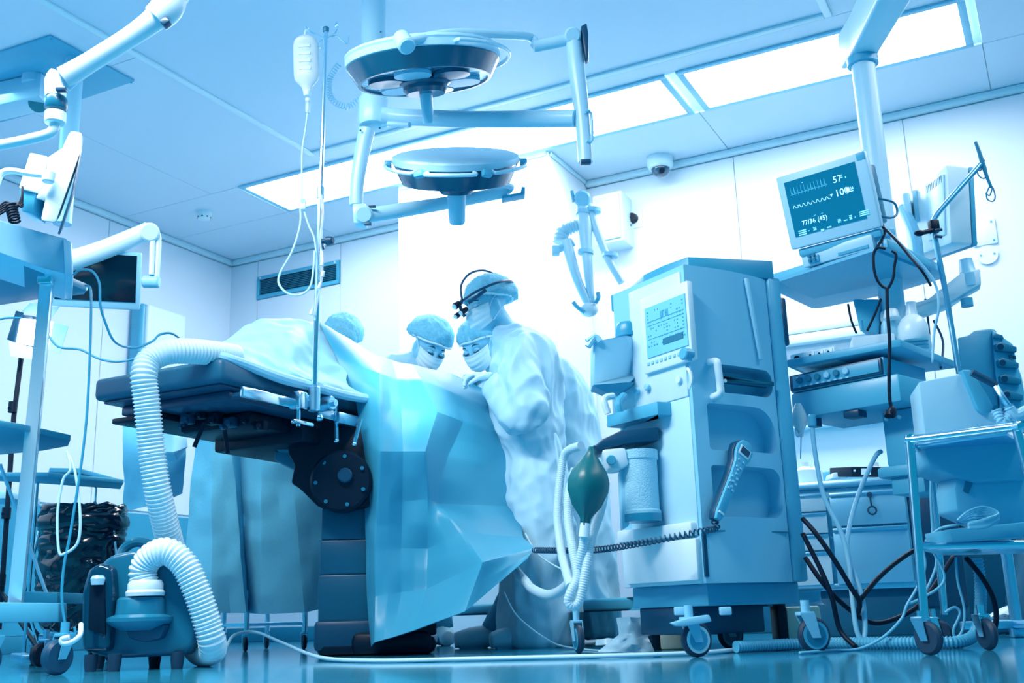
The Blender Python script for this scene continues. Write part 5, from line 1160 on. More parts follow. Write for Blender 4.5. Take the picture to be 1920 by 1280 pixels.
# rack of syringe pumps at right
t = T('ventilator_rack', 'tall blue tapered device with four slotted bays at the right edge', 'medical device', P(1860, 780, 4.1))
B().slab(PP([(1795, 632, 4.1), (1815, 628, 4.1), (1826, 619, 4.1), (1856, 615, 4.1), (1868, 618, 4.1), (1872, 760, 4.1), (1804, 760, 4.1)]), (.1, .22, 0), .008).build('side_body', mat('rack_blue', .54, .38), t)
B().slab(PP([(1860, 617, 4.08), (1900, 645, 4.08), (1906, 680, 4.08), (1916, 705, 4.08), (1925, 760, 4.08), (1930, 790, 4.08), (1880, 790, 4.08), (1866, 700, 4.08)]), (.08, .22, 0), .008).build('front_body', mat('rack_light', .62, .38), t)
for k in range(5):
    x0, y0 = 1867+k*4, 648+k*30
    B().slab(PP([(x0, y0-4, 4.06), (x0+12, y0-7, 4.06), (x0+40, y0+2, 4.06), (x0+40, y0+12, 4.06), (x0+12, y0+10, 4.06), (x0+2, y0+8, 4.06)]), (0, .03, 0), .004).build('bay', dblue, t)
    B().cyl(P(x0+9, y0+2, 4.054), P(x0+9, y0+2, 4.062), .012).build('bay_button', navy, t)
for k in range(2): B().box(P(1895+k*7, 668+k*2, 4.07), (.010, .006, .014)).build('display', navy, t)
B().slab(PP([(1866, 624, 4.07), (1880, 628, 4.07), (1883, 635, 4.07), (1864, 633, 4.07)]), (0, .02, 0), .002).build('badge', dblue, t)
q = P(1850, 770, 4.25); B().cyl((q.x, q.y, .06), (q.x, q.y, q.z+.05), .022, seg=16).build('stand_pole', steel, t)
B().box((q.x, q.y, .05), (.42, .05, .03), .006).box((q.x, q.y, .05), (.05, .42, .03), .006).box((q.x, q.y, .018), (.05, .05, .036), .006).build('stand_foot', steel, t)
# corrugated floor hose
ch_ = [P(1380, 1216, 3.6), P(1500, 1214, 3.7), P(1600, 1213, 3.6), P(1690, 1216, 3.5), P(1770, 1218, 3.45), P(1800, 1212, 3.45), P(1826, 1190, 3.5), P(1838, 1150, 3.55), P(1838, 1090, 3.6), P(1832, 1046, 3.6)]
for p in ch_[:6]: p.z = .02
tag(B().corr(ch_, .017, pitch=.011, depth=.22, seg=12).build('floor_hose', mat('floor_hose_blue', .6, .4), ang=80), 'corrugated hose lying on the floor and rising under the right trolley', 'hose')
cord('floor_cable', 'long pale cable lying across the floor in front of the table and machine', [(425, 1212, 4.6), (440, 1190, 4.8), (480, 1185, 4.9), (530, 1205, 4.6), (600, 1232, 4.0), (700, 1240, 3.7), (850, 1238, 3.6), (1000, 1240, 3.55), (1150, 1238, 3.5), (1250, 1238, 3.5), (1330, 1230, 3.55), (1400, 1226, 3.7), (1500, 1224, 3.7)], .007, cordw, 'cable')
cord('floor_tube', 'thin clear tube running down from the drape to the floor by the surgeon', [(985, 1000, 4.6), (1010, 1040, 4.55), (1060, 1070, 4.4), (1100, 1080, 4.3)], .0035, cordw, 'tube')
cord('floor_tube', 'thin clear tube curving along the surgeon\'s gown to the floor', [(945, 1110, 4.5), (970, 1155, 4.5), (1020, 1195, 4.5), (1060, 1212, 4.5), (1150, 1222, 4.0), (1180, 1205, 4.0), (1230, 1185, 4.0), (1290, 1170, 3.9)], .0035, cordw, 'tube')
drape('plastic_bag', 'crumpled clear plastic bag hanging beneath the machine base at left', 'bag', [[(1155, 1158, 3.95), (1180, 1156, 3.9), (1208, 1160, 3.95)], [(1160, 1190, 3.92), (1190, 1192, 3.86), (1215, 1196, 3.92)], [(1120, 1222, 3.86), (1175, 1222, 3.84), (1228, 1224, 3.86)]], m=mat('clear_bag', .85, .25, alpha=.6), wr=.03, fr=14, seed=6)
drape('plastic_bag', 'low crumpled plastic sheet on the floor by the small front wheel', 'bag', [[(1118, 1200, 4.0), (1140, 1196, 3.98), (1160, 1200, 4.0)], [(1115, 1224, 3.9), (1140, 1225, 3.88), (1168, 1224, 3.9)]], m=mat('clear_bag', .85), wr=.03, fr=14, seed=7)
for k, (x, lab) in enumerate(((1265, 'pale yellowish pedal box on the floor behind the front wheel'), (1505, 'pale box with dark end on the floor behind the right wheel'))):
    o_ = T('floor_box', lab, 'box', P(x, 1205, 4.15)); q = P(x, 1216, 4.15 if k == 0 else 3.9)
    B().box((q.x, q.y, .07), (.12, .12, .14), .01).build('case', mat('cream_box', .62, .5, col=(.45, .62, .55, 1)), o_)
    B().box((q.x-.075, q.y, .08), (.03, .12, .16), .006).build('end_cap', black, o_)
# person at the right edge (legs and a clog show)
D = 4.7; X0 = 2030
J = dict(head=P(X0, 560, D), face=(-.5, -.8, -.2), neck=P(X0, 625, D), chest=P(X0, 700, D), pelvis=P(X0-10, 860, D),
         shoulder=[P(X0+70, 660, D+.1), P(X0-60, 665, D)], elbow=[P(X0+80, 780, D+.1), P(X0-50, 790, D-.1)], wrist=[P(X0+60, 880, D), P(X0+10, 860, D-.3)],
         knee=[P(X0+40, 1030, D), P(X0-70, 1030, D)], ankle=[P(X0+50, 1180, D), P(X0-105, 1185, D)], toe=(-.9, -.3, 0), hand=[((0, 0, -1), (-1, 0, 0), 1, .5), ((-1, -.5, 0), (0, 0, -1), 1, .5)],
         gown=[(X0, 622, D, .07, .07), (X0, 640, D, .13, .12), (X0, 700, D, .17, .13), (X0, 800, D, .16, .13), (X0-5, 900, D, .18, .14)])
t_, _ = person('person', 'person at the right edge, only dark trouser leg and white clog visible', J, gm=mat('scrubs_blue', .3, .6, var=.05), seed=21, feet=False)
for k, (kx, ax_) in enumerate(((40, 50), (-70, -105))):
    B().tube([P(X0+(20 if k == 0 else -30), 880, D), P(X0+kx, 1030, D), P(X0+ax_+4, 1172, D)], [.13, .115, .1], 20, 6).build('trouser_leg', mat('scrubs_blue', .3), t_, disp=ridged(k+2, 9, .012))
cq = P(1900, 1205, D); b = B(); b.tube([V((cq.x+.14, cq.y, .05)), V((cq.x+.06, cq.y-.01, .07)), V((cq.x-.02, cq.y-.02, .06)), V((cq.x-.09, cq.y-.03, .04)), V((cq.x-.13, cq.y-.035, .025))], [.05, .056, .052, .04, .015], 16, 6)
b.v = [V((v.x, v.y, max(v.z, .004))) for v in b.v]; b.build('clog', white, t_, ang=180)
for k in range(3): B().cyl((cq.x-.03-.02*k, cq.y-.075+.004*k, .075-.004*k), (cq.x-.03-.02*k, cq.y-.068, .075-.004*k), .006, seg=8).build('clog_hole', navy, t_)
# ================================================================ equipment cart at the left edge
t = T('equipment_cart', 'tall steel equipment cart with posts and shelves at the left edge', 'cart', P(30, 1200, 3.75))
pt, pb_ = P(88, 494, 3.62), P(28, 1140, 3.74); pt.z; pb0 = V((pb_.x, pb_.y, .16)); 
pv = (pt-pb_); 
B().slab([pb_+V((-.028, 0, 0)), pb_+V((.02, 0, 0)), pt+V((.024, 0, 0)), pt+V((-.02, 0, 0))], (-.01, .045, 0), .003).build('post', mat('post_metal', .93, .22, metal=.55), t)
B().box(pt+V((0, -.004, -.03)), (.05, .02, .09), .004).build('post_cap', chrome, t)
ch2 = []
def cartshelf(pts, z, h, m, name):
    B().slab(zpoly(pts, z), (0, 0, h), .003).build(name, m, t)
zt6 = P(85, 512, 3.6).z
cartshelf([(-60, 455), (84, 513), (162, 545), (158, 552), (60, 563), (-60, 582)], zt6, .028, mat('shelf_teal', .42, .35), 'top_shelf')
B().tube([PZ(-60, 452, zt6+.03), PZ(84, 508, zt6+.03), PZ(160, 541, zt6+.03)], .012, 8, 1).build('shelf_edge', chrome, t)
for x, y in ((52, 512), (64, 516), (104, 528)): B().cyl(PZ(x, y, zt6+.01)-V((0, .02, 0)), PZ(x, y, zt6+.01)-V((0, .035, 0)), .007).build('bolt', chrome, t)
zm6 = P(50, 808, 3.66).z
cartshelf([(-60, 790), (40, 806), (132, 826), (128, 836), (80, 845), (-60, 858)], zm6, .022, mat('shelf_teal', .42), 'middle_shelf')
for x, y in ((18, 812), (30, 815), (72, 822), (88, 824)): B().cyl(PZ(x, y, zm6+.01)-V((0, .02, 0)), PZ(x, y, zm6+.01)-V((0, .035, 0)), .007).build('bolt', chrome, t)
B().slab(PP([(-60, 1128, 3.6), (110, 1130, 3.72), (110, 1166, 3.72), (-60, 1168, 3.6)]), (.0, .07, 0), .004).build('base_rail', mblue, t)
B().slab(PP([(40, 1108, 3.85), (108, 1110, 3.85), (108, 1130, 3.85), (40, 1130, 3.85)]), (0, .3, 0), .004).build('rear_rail', mat('shelf_teal', .42), t)
B().tube(PP([(0, 870, 3.8), (90, 1120, 4.0)]), .007, 6, 1).build('brace', lblue, t)
caster(t, P(106, 1250, 3.52), .055, -28, mblue, mat('grey_wheel', .2, .4), .035, .04, hubm=None)
caster(t, P(-30, 1250, 3.5), .055, -28, mblue, mat('grey_wheel', .42), .035, .04)
caster(t, P(78, 1208, 4.3), .045, -28, steel, black, .03, .04)
# device on the cart
t = T('cart_device', 'large pale blue device filling the top shelf of the left cart', 'medical device', P(60, 500, 3.5))
B().slab(PP([(-60, 392, 3.25), (0, 413, 3.34), (112, 444, 3.56), (126, 446, 3.58), (128, 505, 3.58), (126, 515, 3.58), (85, 503, 3.55), (-60, 452, 3.25)]), (-.13, .3, 0), .006).build('case', mat('device_pale', .8, .4), t)
B().slab(PP([(118, 446, 3.56), (134, 452, 3.58), (138, 520, 3.58), (122, 516, 3.56)]), (-.118, .28, 0), .008).build('side_frame', lblue, t)
B().tube(PP([(138, 515, 3.58), (150, 506, 3.56), (172, 508, 3.54), (186, 530, 3.54), (188, 570, 3.54), (196, 600, 3.56), (215, 640, 3.6), (250, 652, 3.7), (285, 640, 3.8), (300, 627, 3.85), (325, 626, 3.9), (352, 648, 4.0)]), .0045, 8, 6).build('signal_cable', mat('cable_blue', .5, .4), t)
cord('hanging_cable', 'thin blue cable hanging from the left cart shelf down to the floor', [(160, 535, 3.6), (170, 545, 3.58), (170, 620, 3.56), (164, 760, 3.56), (155, 850, 3.56), (140, 950, 3.56), (130, 1010, 3.56), (120, 1060, 3.56), (116, 1120, 3.56), (125, 1180, 3.56), (140, 1190, 3.56), (140, 1175, 3.56)], .0045, mat('cable_blue', .5))
cord('hanging_cable', 'pale cable looping below the middle shelf of the left cart', [(126, 845, 3.6), (132, 880, 3.58), (118, 900, 3.58), (108, 960, 3.57), (110, 1030, 3.56), (120, 1038, 3.56), (146, 1016, 3.56), (150, 960, 3.56), (140, 880, 3.58), (128, 850, 3.6)], .0045, cordw)
cord('wall_cable', 'thin blue cable running from the studio lamp to behind the hose', [(88, 625, 4.6), (110, 650, 4.6), (150, 655, 4.6), (185, 672, 4.6), (220, 678, 4.6), (255, 672, 4.6)], .005, mat('cable_blue', .5))
cord('wall_cable', 'thin blue cable entering at the left edge before the studio lamp', [(-10, 602, 4.4), (10, 596, 4.4), (40, 596, 4.45)], .005, mat('cable_blue', .5))
cord('white_plug_cord', 'short white cord loop at the left cart wheel', [(152, 1170, 3.5), (150, 1190, 3.46), (135, 1203, 3.45), (118, 1206, 3.45), (116, 1198, 3.45), (130, 1194, 3.45)], .008, white)
# monitor seen edge-on above the cart
t = T('endoscopy_monitor', 'white monitor seen edge-on above the left cart with a box on its back', 'monitor', P(90, 420, 3.3))
D = 3.3; rv = ray(105, 330); rv = rv/rv.y*.34+V((.012, 0, 0))
B().slab(PP([(132, 245, D), (155, 249, D), (150, 290, D), (105, 418, D), (76, 414, D), (88, 360, D), (118, 275, D)]), rv, .01).build('case', mat('monitor_white', .96, .3), t)
B().slab(PP([(119, 276, D+.02), (88, 296, D+.02), (88, 340, D+.02), (66, 372, D+.02), (92, 378, D+.02)]), rv*.7, .008).build('rear_bulge', mat('monitor_white', .96), t)
B().slab(PP([(55, 285, D+.03), (88, 292, D+.03), (66, 360, D+.03), (34, 352, D+.03)]), (.02, .15, 0), .006).build('power_box', white, t)
B().slab([p+V((.0, .0, 0)) for p in PP([(150, 288, D), (148, 300, D), (134, 374, D), (112, 440, D), (108, 438, D), (130, 372, D)])], rv, .001).build('screen_edge', navy, t)
B().cyl(P(92, 322, D-.03), P(90, 342, D-.03), .022, .02, bev=.004).build('arm_pivot', white, t)
B().tube([P(x, y, D-.03) for x, y in ((90, 328), (60, 326), (20, 320), (2, 326), (-6, 345))], .011, 10, 5).build('support_tube', white, t)
B().slab(PP([(36, 354, D+.04), (66, 362, D+.04), (62, 400, D+.06), (40, 396, D+.06)]), (0, .1, 0), .004).build('lower_bracket', mblue, t)
cb = B(); rn = random.Random(11)
for k in range(5): cb.tube(PP([(-5, 392+k*3, 3.25), (12, 378+k*4, 3.25), (28, 392-k*3, 3.25), (40, 372+k*4, 3.25), (42, 350+k*8, 3.26)]), .004, 6, 5)
cb.coil(PP([(20, 385, 3.24), (24, 400, 3.24), (28, 415, 3.24)]), .016, .004, 6)
tag(cb.build('cable_tangle', cordb, ang=180), 'tangle of black coiled cables below the edge-on monitor', 'cable')
# wall-arm monitor
FA, wA, hA = Fr3((262, 582), 4.9, (60, 560), (266, 468))
FA, wA, hA = Fr3((262, 582), 4.7, (92, 574), (266, 474))
t = T('arm_monitor', 'dark screened monitor with pale frame on a wall arm behind the left cart', 'monitor', F=FA)
B(FA).bb((0, 0, 0), (wA, .045, hA), .01).build('frame', lblue, t)
B(FA).bb((.02, -.004, .035), (wA-.02, .002, hA-.015), .002).build('screen', mat('dark_screen', .04, .12), t)
t = T('jointed_wall_bracket', 'white jointed support arm reaching over the dark monitor', 'support arm', P(290, 530, 4.6))
D = 4.6
B().tube(PP([(120, 492, 4.5), (140, 487, 4.52), (200, 466, 4.56), (262, 440, D), (278, 434, D)]), [.044, .046, .044, .042, .044], 16, 4).build('spring_arm', white, t)
B().cyl(P(281, 435, D-.05), P(281, 435, D+.05), .043, bev=.008, seg=28).build('joint', white, t)
B().tube(PP([(293, 436, D), (297, 446, D), (296, 480, D), (293, 520, D)]), .014, 10, 5).tube(PP([(286, 450, D-.02), (284, 515, D-.02)]), .012, 10, 1).build('drop_tube', white, t)
B().cyl(P(268, 528, D), P(299, 528, D), .028, bev=.005).build('lower_joint', lblue, t)
# white wall unit
b0 = RM.px(300, 640, 'x', XL+.02)
t = T('wall_unit', 'white wall cabinet with rounded front on the left wall by the corner', 'cabinet', RM.M @ b0)
za = RM.px(300, 578, 'x', XL+.12).z; zb6 = RM.px(300, 740, 'x', XL+.12).z; ya = RM.px(262, 600, 'x', XL+.12).y; yb = RM.px(341, 600, 'x', XL+.12).y
B(RM).bb((XL+.015, ya, zb6), (XL+.14, yb, za), .03, 3).build('body', mblue, t)
B(RM).bb((XL+.12, ya+.03, zb6+.01), (XL+.17, yb-.0, za-.01), .02, 3).build('door', white, t)
# studio light on a stand
D = 4.9
t = T('studio_lamp', 'glowing studio lamp with barn doors on a dark stand behind the left cart', 'lamp', P(20, 1210, D))
B().slab(PP([(30, 588, D), (62, 592, D), (60, 650, D), (36, 646, D)]), (.03, .06, 0), .006).build('lamp_head', navy, t)
B().slab(PP([(38, 596, D-.02), (98, 602, D-.0), (90, 652, D-.0), (30, 642, D-.02)]), (0, .02, 0), .002).build('lamp_face', mat('lamp_glow', 1, .5, emit=(1, .97, .95, 1), es=5), t)
B().slab(PP([(13, 636, D-.04), (30, 582, D-.04), (44, 586, D-.01), (30, 642, D-.01)]), (0, .004, 0)).build('barn_door', navy, t)
B().slab(PP([(16, 640, D-.05), (60, 650, D-.03), (62, 674, D-.08), (20, 668, D-.1)]), (0, .004, 0)).build('barn_door', mat('barn_white', .9, .5), t)
B().slab(PP([(90, 655, D-.02), (100, 604, D-.02), (128, 612, D-.08), (112, 662, D-.08)]), (0, .004, 0)).build('barn_door', mat('barn_pale', .8, .4), t)
B().slab(PP([(40, 584, D-.02), (98, 592, D-.0), (114, 572, D-.06), (56, 568, D-.06)]), (0, .004, 0)).build('barn_door', mat('barn_pale', .8), t)
B().tube([P(40, 668, D), P(26, 780, D), P(-2, 1180, D)], .012, 8, 1).build('stand_pole', black, t)
for x, y in ((26, 762), (14, 960), (4, 1085)): B().cyl(P(x, y, D)-V((0, .01, .03)), P(x, y, D)+V((0, -.01, .02)), .02).cyl(P(x, y, D), P(x-8, y+4, D-.03), .010).build('stand_clamp', black, t)
for dx, dy in ((.35, -.3), (-.4, -.1), (.1, .4)):
    q = P(2, 1110, D); B().tube([q, V((q.x+dx, q.y+dy, .015))], .010, 6, 1).build('stand_leg', black, t)
# instrument trays
t = T('instrument_tray', 'flat steel instrument tray on a thin stand above the waste bag', 'tray', P(130, 1200, 4.7))
zq = P(120, 905, 4.6).z
B().slab(zpoly([(-40, 900), (60, 905), (226, 917), (232, 906), (90, 893), (-40, 893)], zq), (0, 0, .018), .004).build('tray', mblue, t)
B().slab(zpoly([(90, 890), (92, 885), (150, 886), (222, 905), (216, 908), (110, 897)], zq+.03), (0, 0, .02), .004).build('lid', mat('lid_blue', .66, .3), t)
B().tube([PZ(70, 905, zq), V((PZ(70, 905, zq).x, PZ(70, 905, zq).y, .05))], .008, 8, 1).tube([PZ(180, 912, zq), PZ(180, 912, zq)+V((0, 0, -.25))], .006, 8, 1).build('tray_stand', chrome, t)
b_ = PZ(70, 905, zq); B().box((b_.x, b_.y, .03), (.06, .45, .03), .006, rz=30).build('stand_foot', steel, t)
t = T('back_tray', 'low blue tray edge behind the cart post at far left', 'tray', P(10, 930, 4.9))
B().slab(PP([(-40, 918, 4.9), (22, 922, 4.9), (22, 934, 4.9), (-40, 936, 4.9)]), (0, .3, 0), .004).build('tray_body', lblue, t)
# waste bag holder
D = 4.75
wf = V((P(140, 1200, D).x, D, 0))
t = T('waste_bag_stand', 'chrome stand on castors holding a shiny black waste bag', 'waste bag stand', wf)
rt_ = P(140, 965, D).z; cxw = wf.x
R0w = (P(214, 965, D).x-P(72, 965, D).x)/2
B().tube([(cxw+R0w*math.cos(a), D+R0w*.8*math.sin(a), rt_) for a in [k*math.pi/12 for k in range(24)]], .008, 8, 1, closed=True).build('hoop', chrome, t)
for (x0, y0, x1, y1, dd) in ((76, 985, 45, 1115, -.05), (212, 985, 218, 1050, -.05), (45, 1115, 75, 1222, -.05)): B().tube([P(x0, y0, D+dd), P(x1, y1, D+dd)], .007, 8, 1).build('frame_tube', chrome, t)
for sg in (-1, 1): B().tube([(cxw+sg*R0w, D, rt_), (cxw+sg*R0w*.9, D+.1, .10)], .008, 8, 1).build('frame_tube', chrome, t)
B().box((cxw, D+.02, .11), (R0w*1.9, .04, .02), .004).box((cxw, D+.02, .11), (.04, .36, .02), .004).build('base_cross', steel, t)
for sg, yy in ((-.9, -.05), (.9, 0), (0, .2)): caster(t, V((cxw+sg*R0w, D+yy, 0)), .035, 30, steel, black, .022, .02)
bagm = mat('black_bag', .07, .16, bump=.15, bscale=14, coat=.6)
prof = [(.55, .14), (.8, .16), (.98, .25), (1.02, .34), (1.0, .45), (1.04, .52), (1.0, .6), (1.03, rt_-.06), (1.06, rt_+.01), (1.0, rt_+.03), (.94, rt_-.01), (.9, rt_-.1), (.85, .3), (.4, .2)]
b = B(); rings = [[V((cxw+R0w*r*math.cos(a), D+R0w*.8*r*math.sin(a), z)) for a in [2*math.pi*k/48 for k in range(48)]] for r, z in prof]
rr = [catmull([r[k] for r in rings], 6) for k in range(48)]; b.grid([list(c) for c in zip(*rr)], closed=True)
wb_ = b.build('waste_bag', bagm, None, ang=180, solid=.002, disp=ridged(3, 9, .028, 26, .012, (1, 1, 2.4)))
tag(wb_, 'crumpled shiny black waste bag hanging in its stand at left', 'waste bag')
b = B(); b.tube([(cxw+R0w*1.05*math.cos(a), D+R0w*.86*math.sin(a), rt_-.035) for a in [k*math.pi/16 for k in range(32)]], .035, 12, 1, closed=True, sq=.5)
b.build('bag_cuff', bagm, wb_, ang=180, disp=ridged(5, 16, .016, 40, .006))
drape('crumpled_paper', 'crumpled white paper sticking out of the black waste bag', 'paper', [[(128, 952, 4.7), (140, 940, 4.72), (152, 950, 4.7), (168, 945, 4.72), (182, 938, 4.74)], [(128, 955, 4.66), (142, 952, 4.64), (156, 956, 4.64), (170, 952, 4.66), (182, 952, 4.7)], [(130, 966, 4.66), (142, 966, 4.64), (156, 968, 4.64), (170, 966, 4.66), (180, 966, 4.7)]], m=white, wr=.02, fr=16, seed=4)
# ================================================================ surgical lamps on the ceiling column
lampw = mat('lamp_white', .84, .3, var=.02); rimb = mat('lamp_rim_blue', .24, .2, coat=.4)
D = 4.25
sl = T('surgical_lamp_post', 'round white ceiling post with swivel head for the two surgical lamps', 'lamp post', P(700, 230, D))
top = P(702, -60, D); jt = P(700, 187, D); jb = P(698, 240, D)
B().cyl((jt.x, jt.y, CZ), jt, .054, seg=36).build('column', lampw, sl)
B().lathe([(0, 0), (.064, 0), (.066, .006), (.066, .10), (.06, .125), (.05, .13), (0, .13)], jt+V((0, 0, .0)), (0, 0, -1), 36).build('swivel_head', lampw, sl)
for x, y in ((714, 60), (702, 176), (676, 244), (712, 240)): B().cyl(P(x, y, D-.062), P(x, y, D-.05), .004, seg=8).build('screw', navy, sl)
B().coil(PP([(636, 120, D), (618, 150, D), (622, 185, D), (650, 200, D), (676, 184, D)]), .013, .0022, 26).build('coiled_lead', lblue, sl, ang=180)
B().cyl((jt.x, jt.y, CZ-.05), (jt.x, jt.y, CZ-.001), .13, .12, bev=.01, seg=40).build('ceiling_flange', lampw, sl)
# arm 1 (upper lamp)
a1 = T('lamp_arm', 'long horizontal white arm and drop link carrying the upper surgical lamp', 'lamp arm', P(900, 222, 4.1))
B().tube(PP([(716, 218, 4.22), (760, 220, 4.2), (900, 224, 4.0), (1080, 222, 3.8)]), [.040, .036, .034, .034], 16, 3).build('horizontal_arm', lampw, a1)
B().tube(PP([(728, 232, 4.15), (768, 234, 4.1)]), .012, 10, 1).build('cable_clip', lampw, a1)
B().tube(PP([(1075, 66, 3.8), (1080, 120, 3.8), (1092, 220, 3.8), (1098, 304, 3.8)]), [.033, .033, .030, .028], 16, 3).build('drop_link', lampw, a1)
B().tube(PP([(1096, 210, 3.76), (1108, 212, 3.78), (1110, 262, 3.78), (1100, 264, 3.77)]), .006, 8, 3).build('link_cover', lblue, a1)
B().box(P(1098, 304, 3.77), (.04, .03, .015), .003).build('end_cap', navy, a1)
B().cyl(P(1074, 66, 3.76), P(1074, 66, 3.86), .032, bev=.006).build('elbow', lampw, a1)
B().slab(PP([(1089, 48, 3.76), (1100, 42, 3.76), (1103, 60, 3.76), (1104, 108, 3.76), (1098, 110, 3.76)]), (0, .05, 0), .006).build('grip_blade', navy, a1)
B().tube(PP([(1068, 74, 3.8), (1030, 82, 3.8), (1000, 88, 3.8)]), .024, 14, 2).build('lamp_link', lampw, a1)
B().tube(PP([(1000, 88, 3.8), (1004, 80, 3.8), (994, 70, 3.8), (960, 66, 3.72), (850, 62, 3.55), (768, 76, 3.44)]), .0165, 12, 6).build('gimbal_tube', lampw, a1)
B().cyl(P(752, 70, 3.46), P(764, 88, 3.42), .032, bev=.006).build('gimbal_knob', lampw, a1)
# lamp heads
def lamphead(name, label, c, axis, R, H_, topfill, below=True, grip=.17):
    t = T(name, label, 'surgical lamp', c)
    ax = V(axis).normalized()     # upward axis of the head
    B().lathe([(0, .006), (R*.6, .008), (R*.95, 0), (R, -.006), (R, -.03), (R*.975, -.034), (0, -.02)], c, ax, 64).build('top_shell', lampw, t)
    B().lathe([(R*.975, -.030), (R*.985, -.036), (R*.90, -H_*.8), (R*.86, -H_), (R*.82, -H_), (R*.80, -H_+.012), (R*.93, -.04)], c, ax, 64, ).build('rim', rimb, t)
    B().lathe([(0, -H_+.012), (R*.82, -H_+.008), (R*.83, -H_+.014), (0, -H_+.02)], c, ax, 48).build('lens_plate', mat('lens_plate', .7, .08, metal=.7, bump=.5, bscale=26), t)
    n = V((1, 0, 0)); n = (n-ax*n.dot(ax)).normalized(); m_ = ax.cross(n)
    for k in range(6):
        a = k*math.pi/3+.3; q = c+(n*math.cos(a)+m_*math.sin(a))*R*.5-ax*(H_-.006)
        B().lathe([(0, 0), (R*.19, 0), (R*.21, .004), (R*.19, .008), (0, .008)], q, -ax, 20).build('lens', mat('lamp_lens', .9, .05, metal=.6, bump=.6, bscale=60), t)
        rb = B().lathe([(R*.20, -.002), (R*.235, -.002), (R*.235, .012), (R*.20, .012)], q, -ax, 24).build('lens_ring', rimb if k % 2 else lblue, t)
    B().lathe([(0, 0), (R*.33, 0), (R*.33, .012), (R*.29, .02), (R*.29, .034), (R*.25, .05), (0, .05)], c-ax*(H_-.004), -ax, 36).build('hub', rimb, t)
    B().lathe([(0, 0), (.026, 0), (.021, grip-.01), (.016, grip), (0, grip)] if grip < .14 else [(0, 0), (.041, 0), (.038, grip*.5), (.034, grip-.008), (.028, grip), (0, grip)], c-ax*(H_+.03), -ax, 20).build('grip', lblue, t)
    return t, ax, n, m_
c1 = P(792, 106, 3.75)
axa = V((-.06, -.27, .95)).normalized()
hl, ax, n, m_ = lamphead('surgical_lamp', 'upper large round surgical lamp seen from below with lenses and grip', c1, axa, .30, .10, 0, grip=.13)
g_ = [c1+(n*math.cos(a)+m_*math.sin(a))*(.335)-ax*.022 for a in [math.radians(d) for d in range(-62, 64, 12)]]
B().tube([c1+(g_[0]-c1)*.88]+g_+[c1+(g_[-1]-c1)*.88], .008, 10, 3).build('handrail', lampw, hl)
B().tube([c1+(n*math.cos(a)+m_*math.sin(a))*.29+ax*.004 for a in [math.radians(d) for d in range(0, 361, 15)]][:-1], .012, 8, 1, closed=True).build('top_ring', lampw, hl)
c2 = P(854, 290, 4.15)
axb = V((-.04, -.26, 1)).normalized(); axb = V((-.05, .0, 1)).normalized()
hl2, ax, n, m_ = lamphead('surgical_lamp', 'lower round surgical lamp with pale closed top and side handrails', c2, V((.02, -.53, .85)), .265, .115, 1, grip=.15)
for s0_, s1_ in ((-55, 55), (125, 235), (-112, -68)):
    arc = [c2+(n*math.cos(math.radians(d))+m_*math.sin(math.radians(d)))*.295-ax*.04 for d in range(s0_, s1_+1, 10)]
    B().tube([c2+(arc[0]-c2)*.9]+arc+[c2+(arc[-1]-c2)*.9], .008, 10, 3).build('handrail', lampw, hl2)
for d in (-118, -62, 178, 2):
    q = c2+(n*math.cos(math.radians(d))+m_*math.sin(math.radians(d)))*.285-ax*.04; B().box(q, (.04, .03, .03), .006, rz=d+90).build('rail_bracket', mblue, hl2)
# arm 2
a2 = T('lamp_arm', 'white angled arm below the ceiling post carrying the lower surgical lamp', 'lamp arm', P(690, 390, 4.2))
B().tube(PP([(688, 244, 4.24), (680, 280, 4.24), (670, 340, 4.24), (668, 385, 4.24)]), [.036, .034, .030, .028], 16, 3).build('drop_link', lampw, a2)
B().cyl(P(682, 402, 4.18), P(682, 402, 4.28), .038, bev=.008, seg=28).slab(PP([(660, 380, 4.2), (686, 380, 4.2), (686, 420, 4.2), (662, 418, 4.2)]), (0, .07, 0), .01).build('elbow', lampw, a2)
B().tube(PP([(690, 404, 4.24), (740, 396, 4.28), (840, 380, 4.36), (948, 360, 4.44)]), [.032, .032, .028, .026], 16, 3).build('spring_arm', lampw, a2)
B().tube(PP([(950, 360, 4.44), (958, 350, 4.42), (940, 345, 4.35), (915, 338, 4.25)]), .016, 10, 4).build('end_link', lampw, a2)
B().slab(PP([(940, 372, 4.4), (984, 364, 4.4), (985, 350, 4.4), (978, 349, 4.4), (976, 360, 4.4), (942, 366, 4.4)]), (0, .06, 0), .003).build('end_plate', mblue, a2)
B().box(P(690, 420, 4.2), (.03, .02, .01), .002).box(P(698, 387, 4.2), (.03, .02, .006), .002).build('end_cap', navy, a2)
# ================================================================ left ceiling arm
D = 3.0
t = T('ceiling_spring_arm', 'bright white spring arm sloping across the upper left corner', 'support arm', P(110, 200, D))
B().tube(PP([(360, -70, D), (322, -14, D), (314, 14, D), (292, 36, D)]), [.06, .055, .05, .044], 20, 4).build('upper_joint', white, t)
B().tube(PP([(302, 26, D), (280, 44, D), (240, 72, D), (170, 116, D), (120, 146, D)]), [.040, .035, .031, .031, .035], 20, 3).build('spring_arm', white, t)
B().tube(PP([(262, 66, D+.01), (205, 102, D+.01), (150, 138, D+.01), (122, 160, D+.01)]), [.022, .02, .02, .022], 12, 3).build('arm_cover', lampw, t)
B().slab(PP([(298, 38, D-.035), (310, 30, D-.035), (318, 38, D-.035), (306, 47, D-.035)]), (0, .03, 0), .004).build('dark_insert', navy, t)
B().tube(PP([(112, 140, D), (106, 152, D), (104, 182, D)]), [.030, .034, .030], 16, 4).build('lower_joint', white, t)
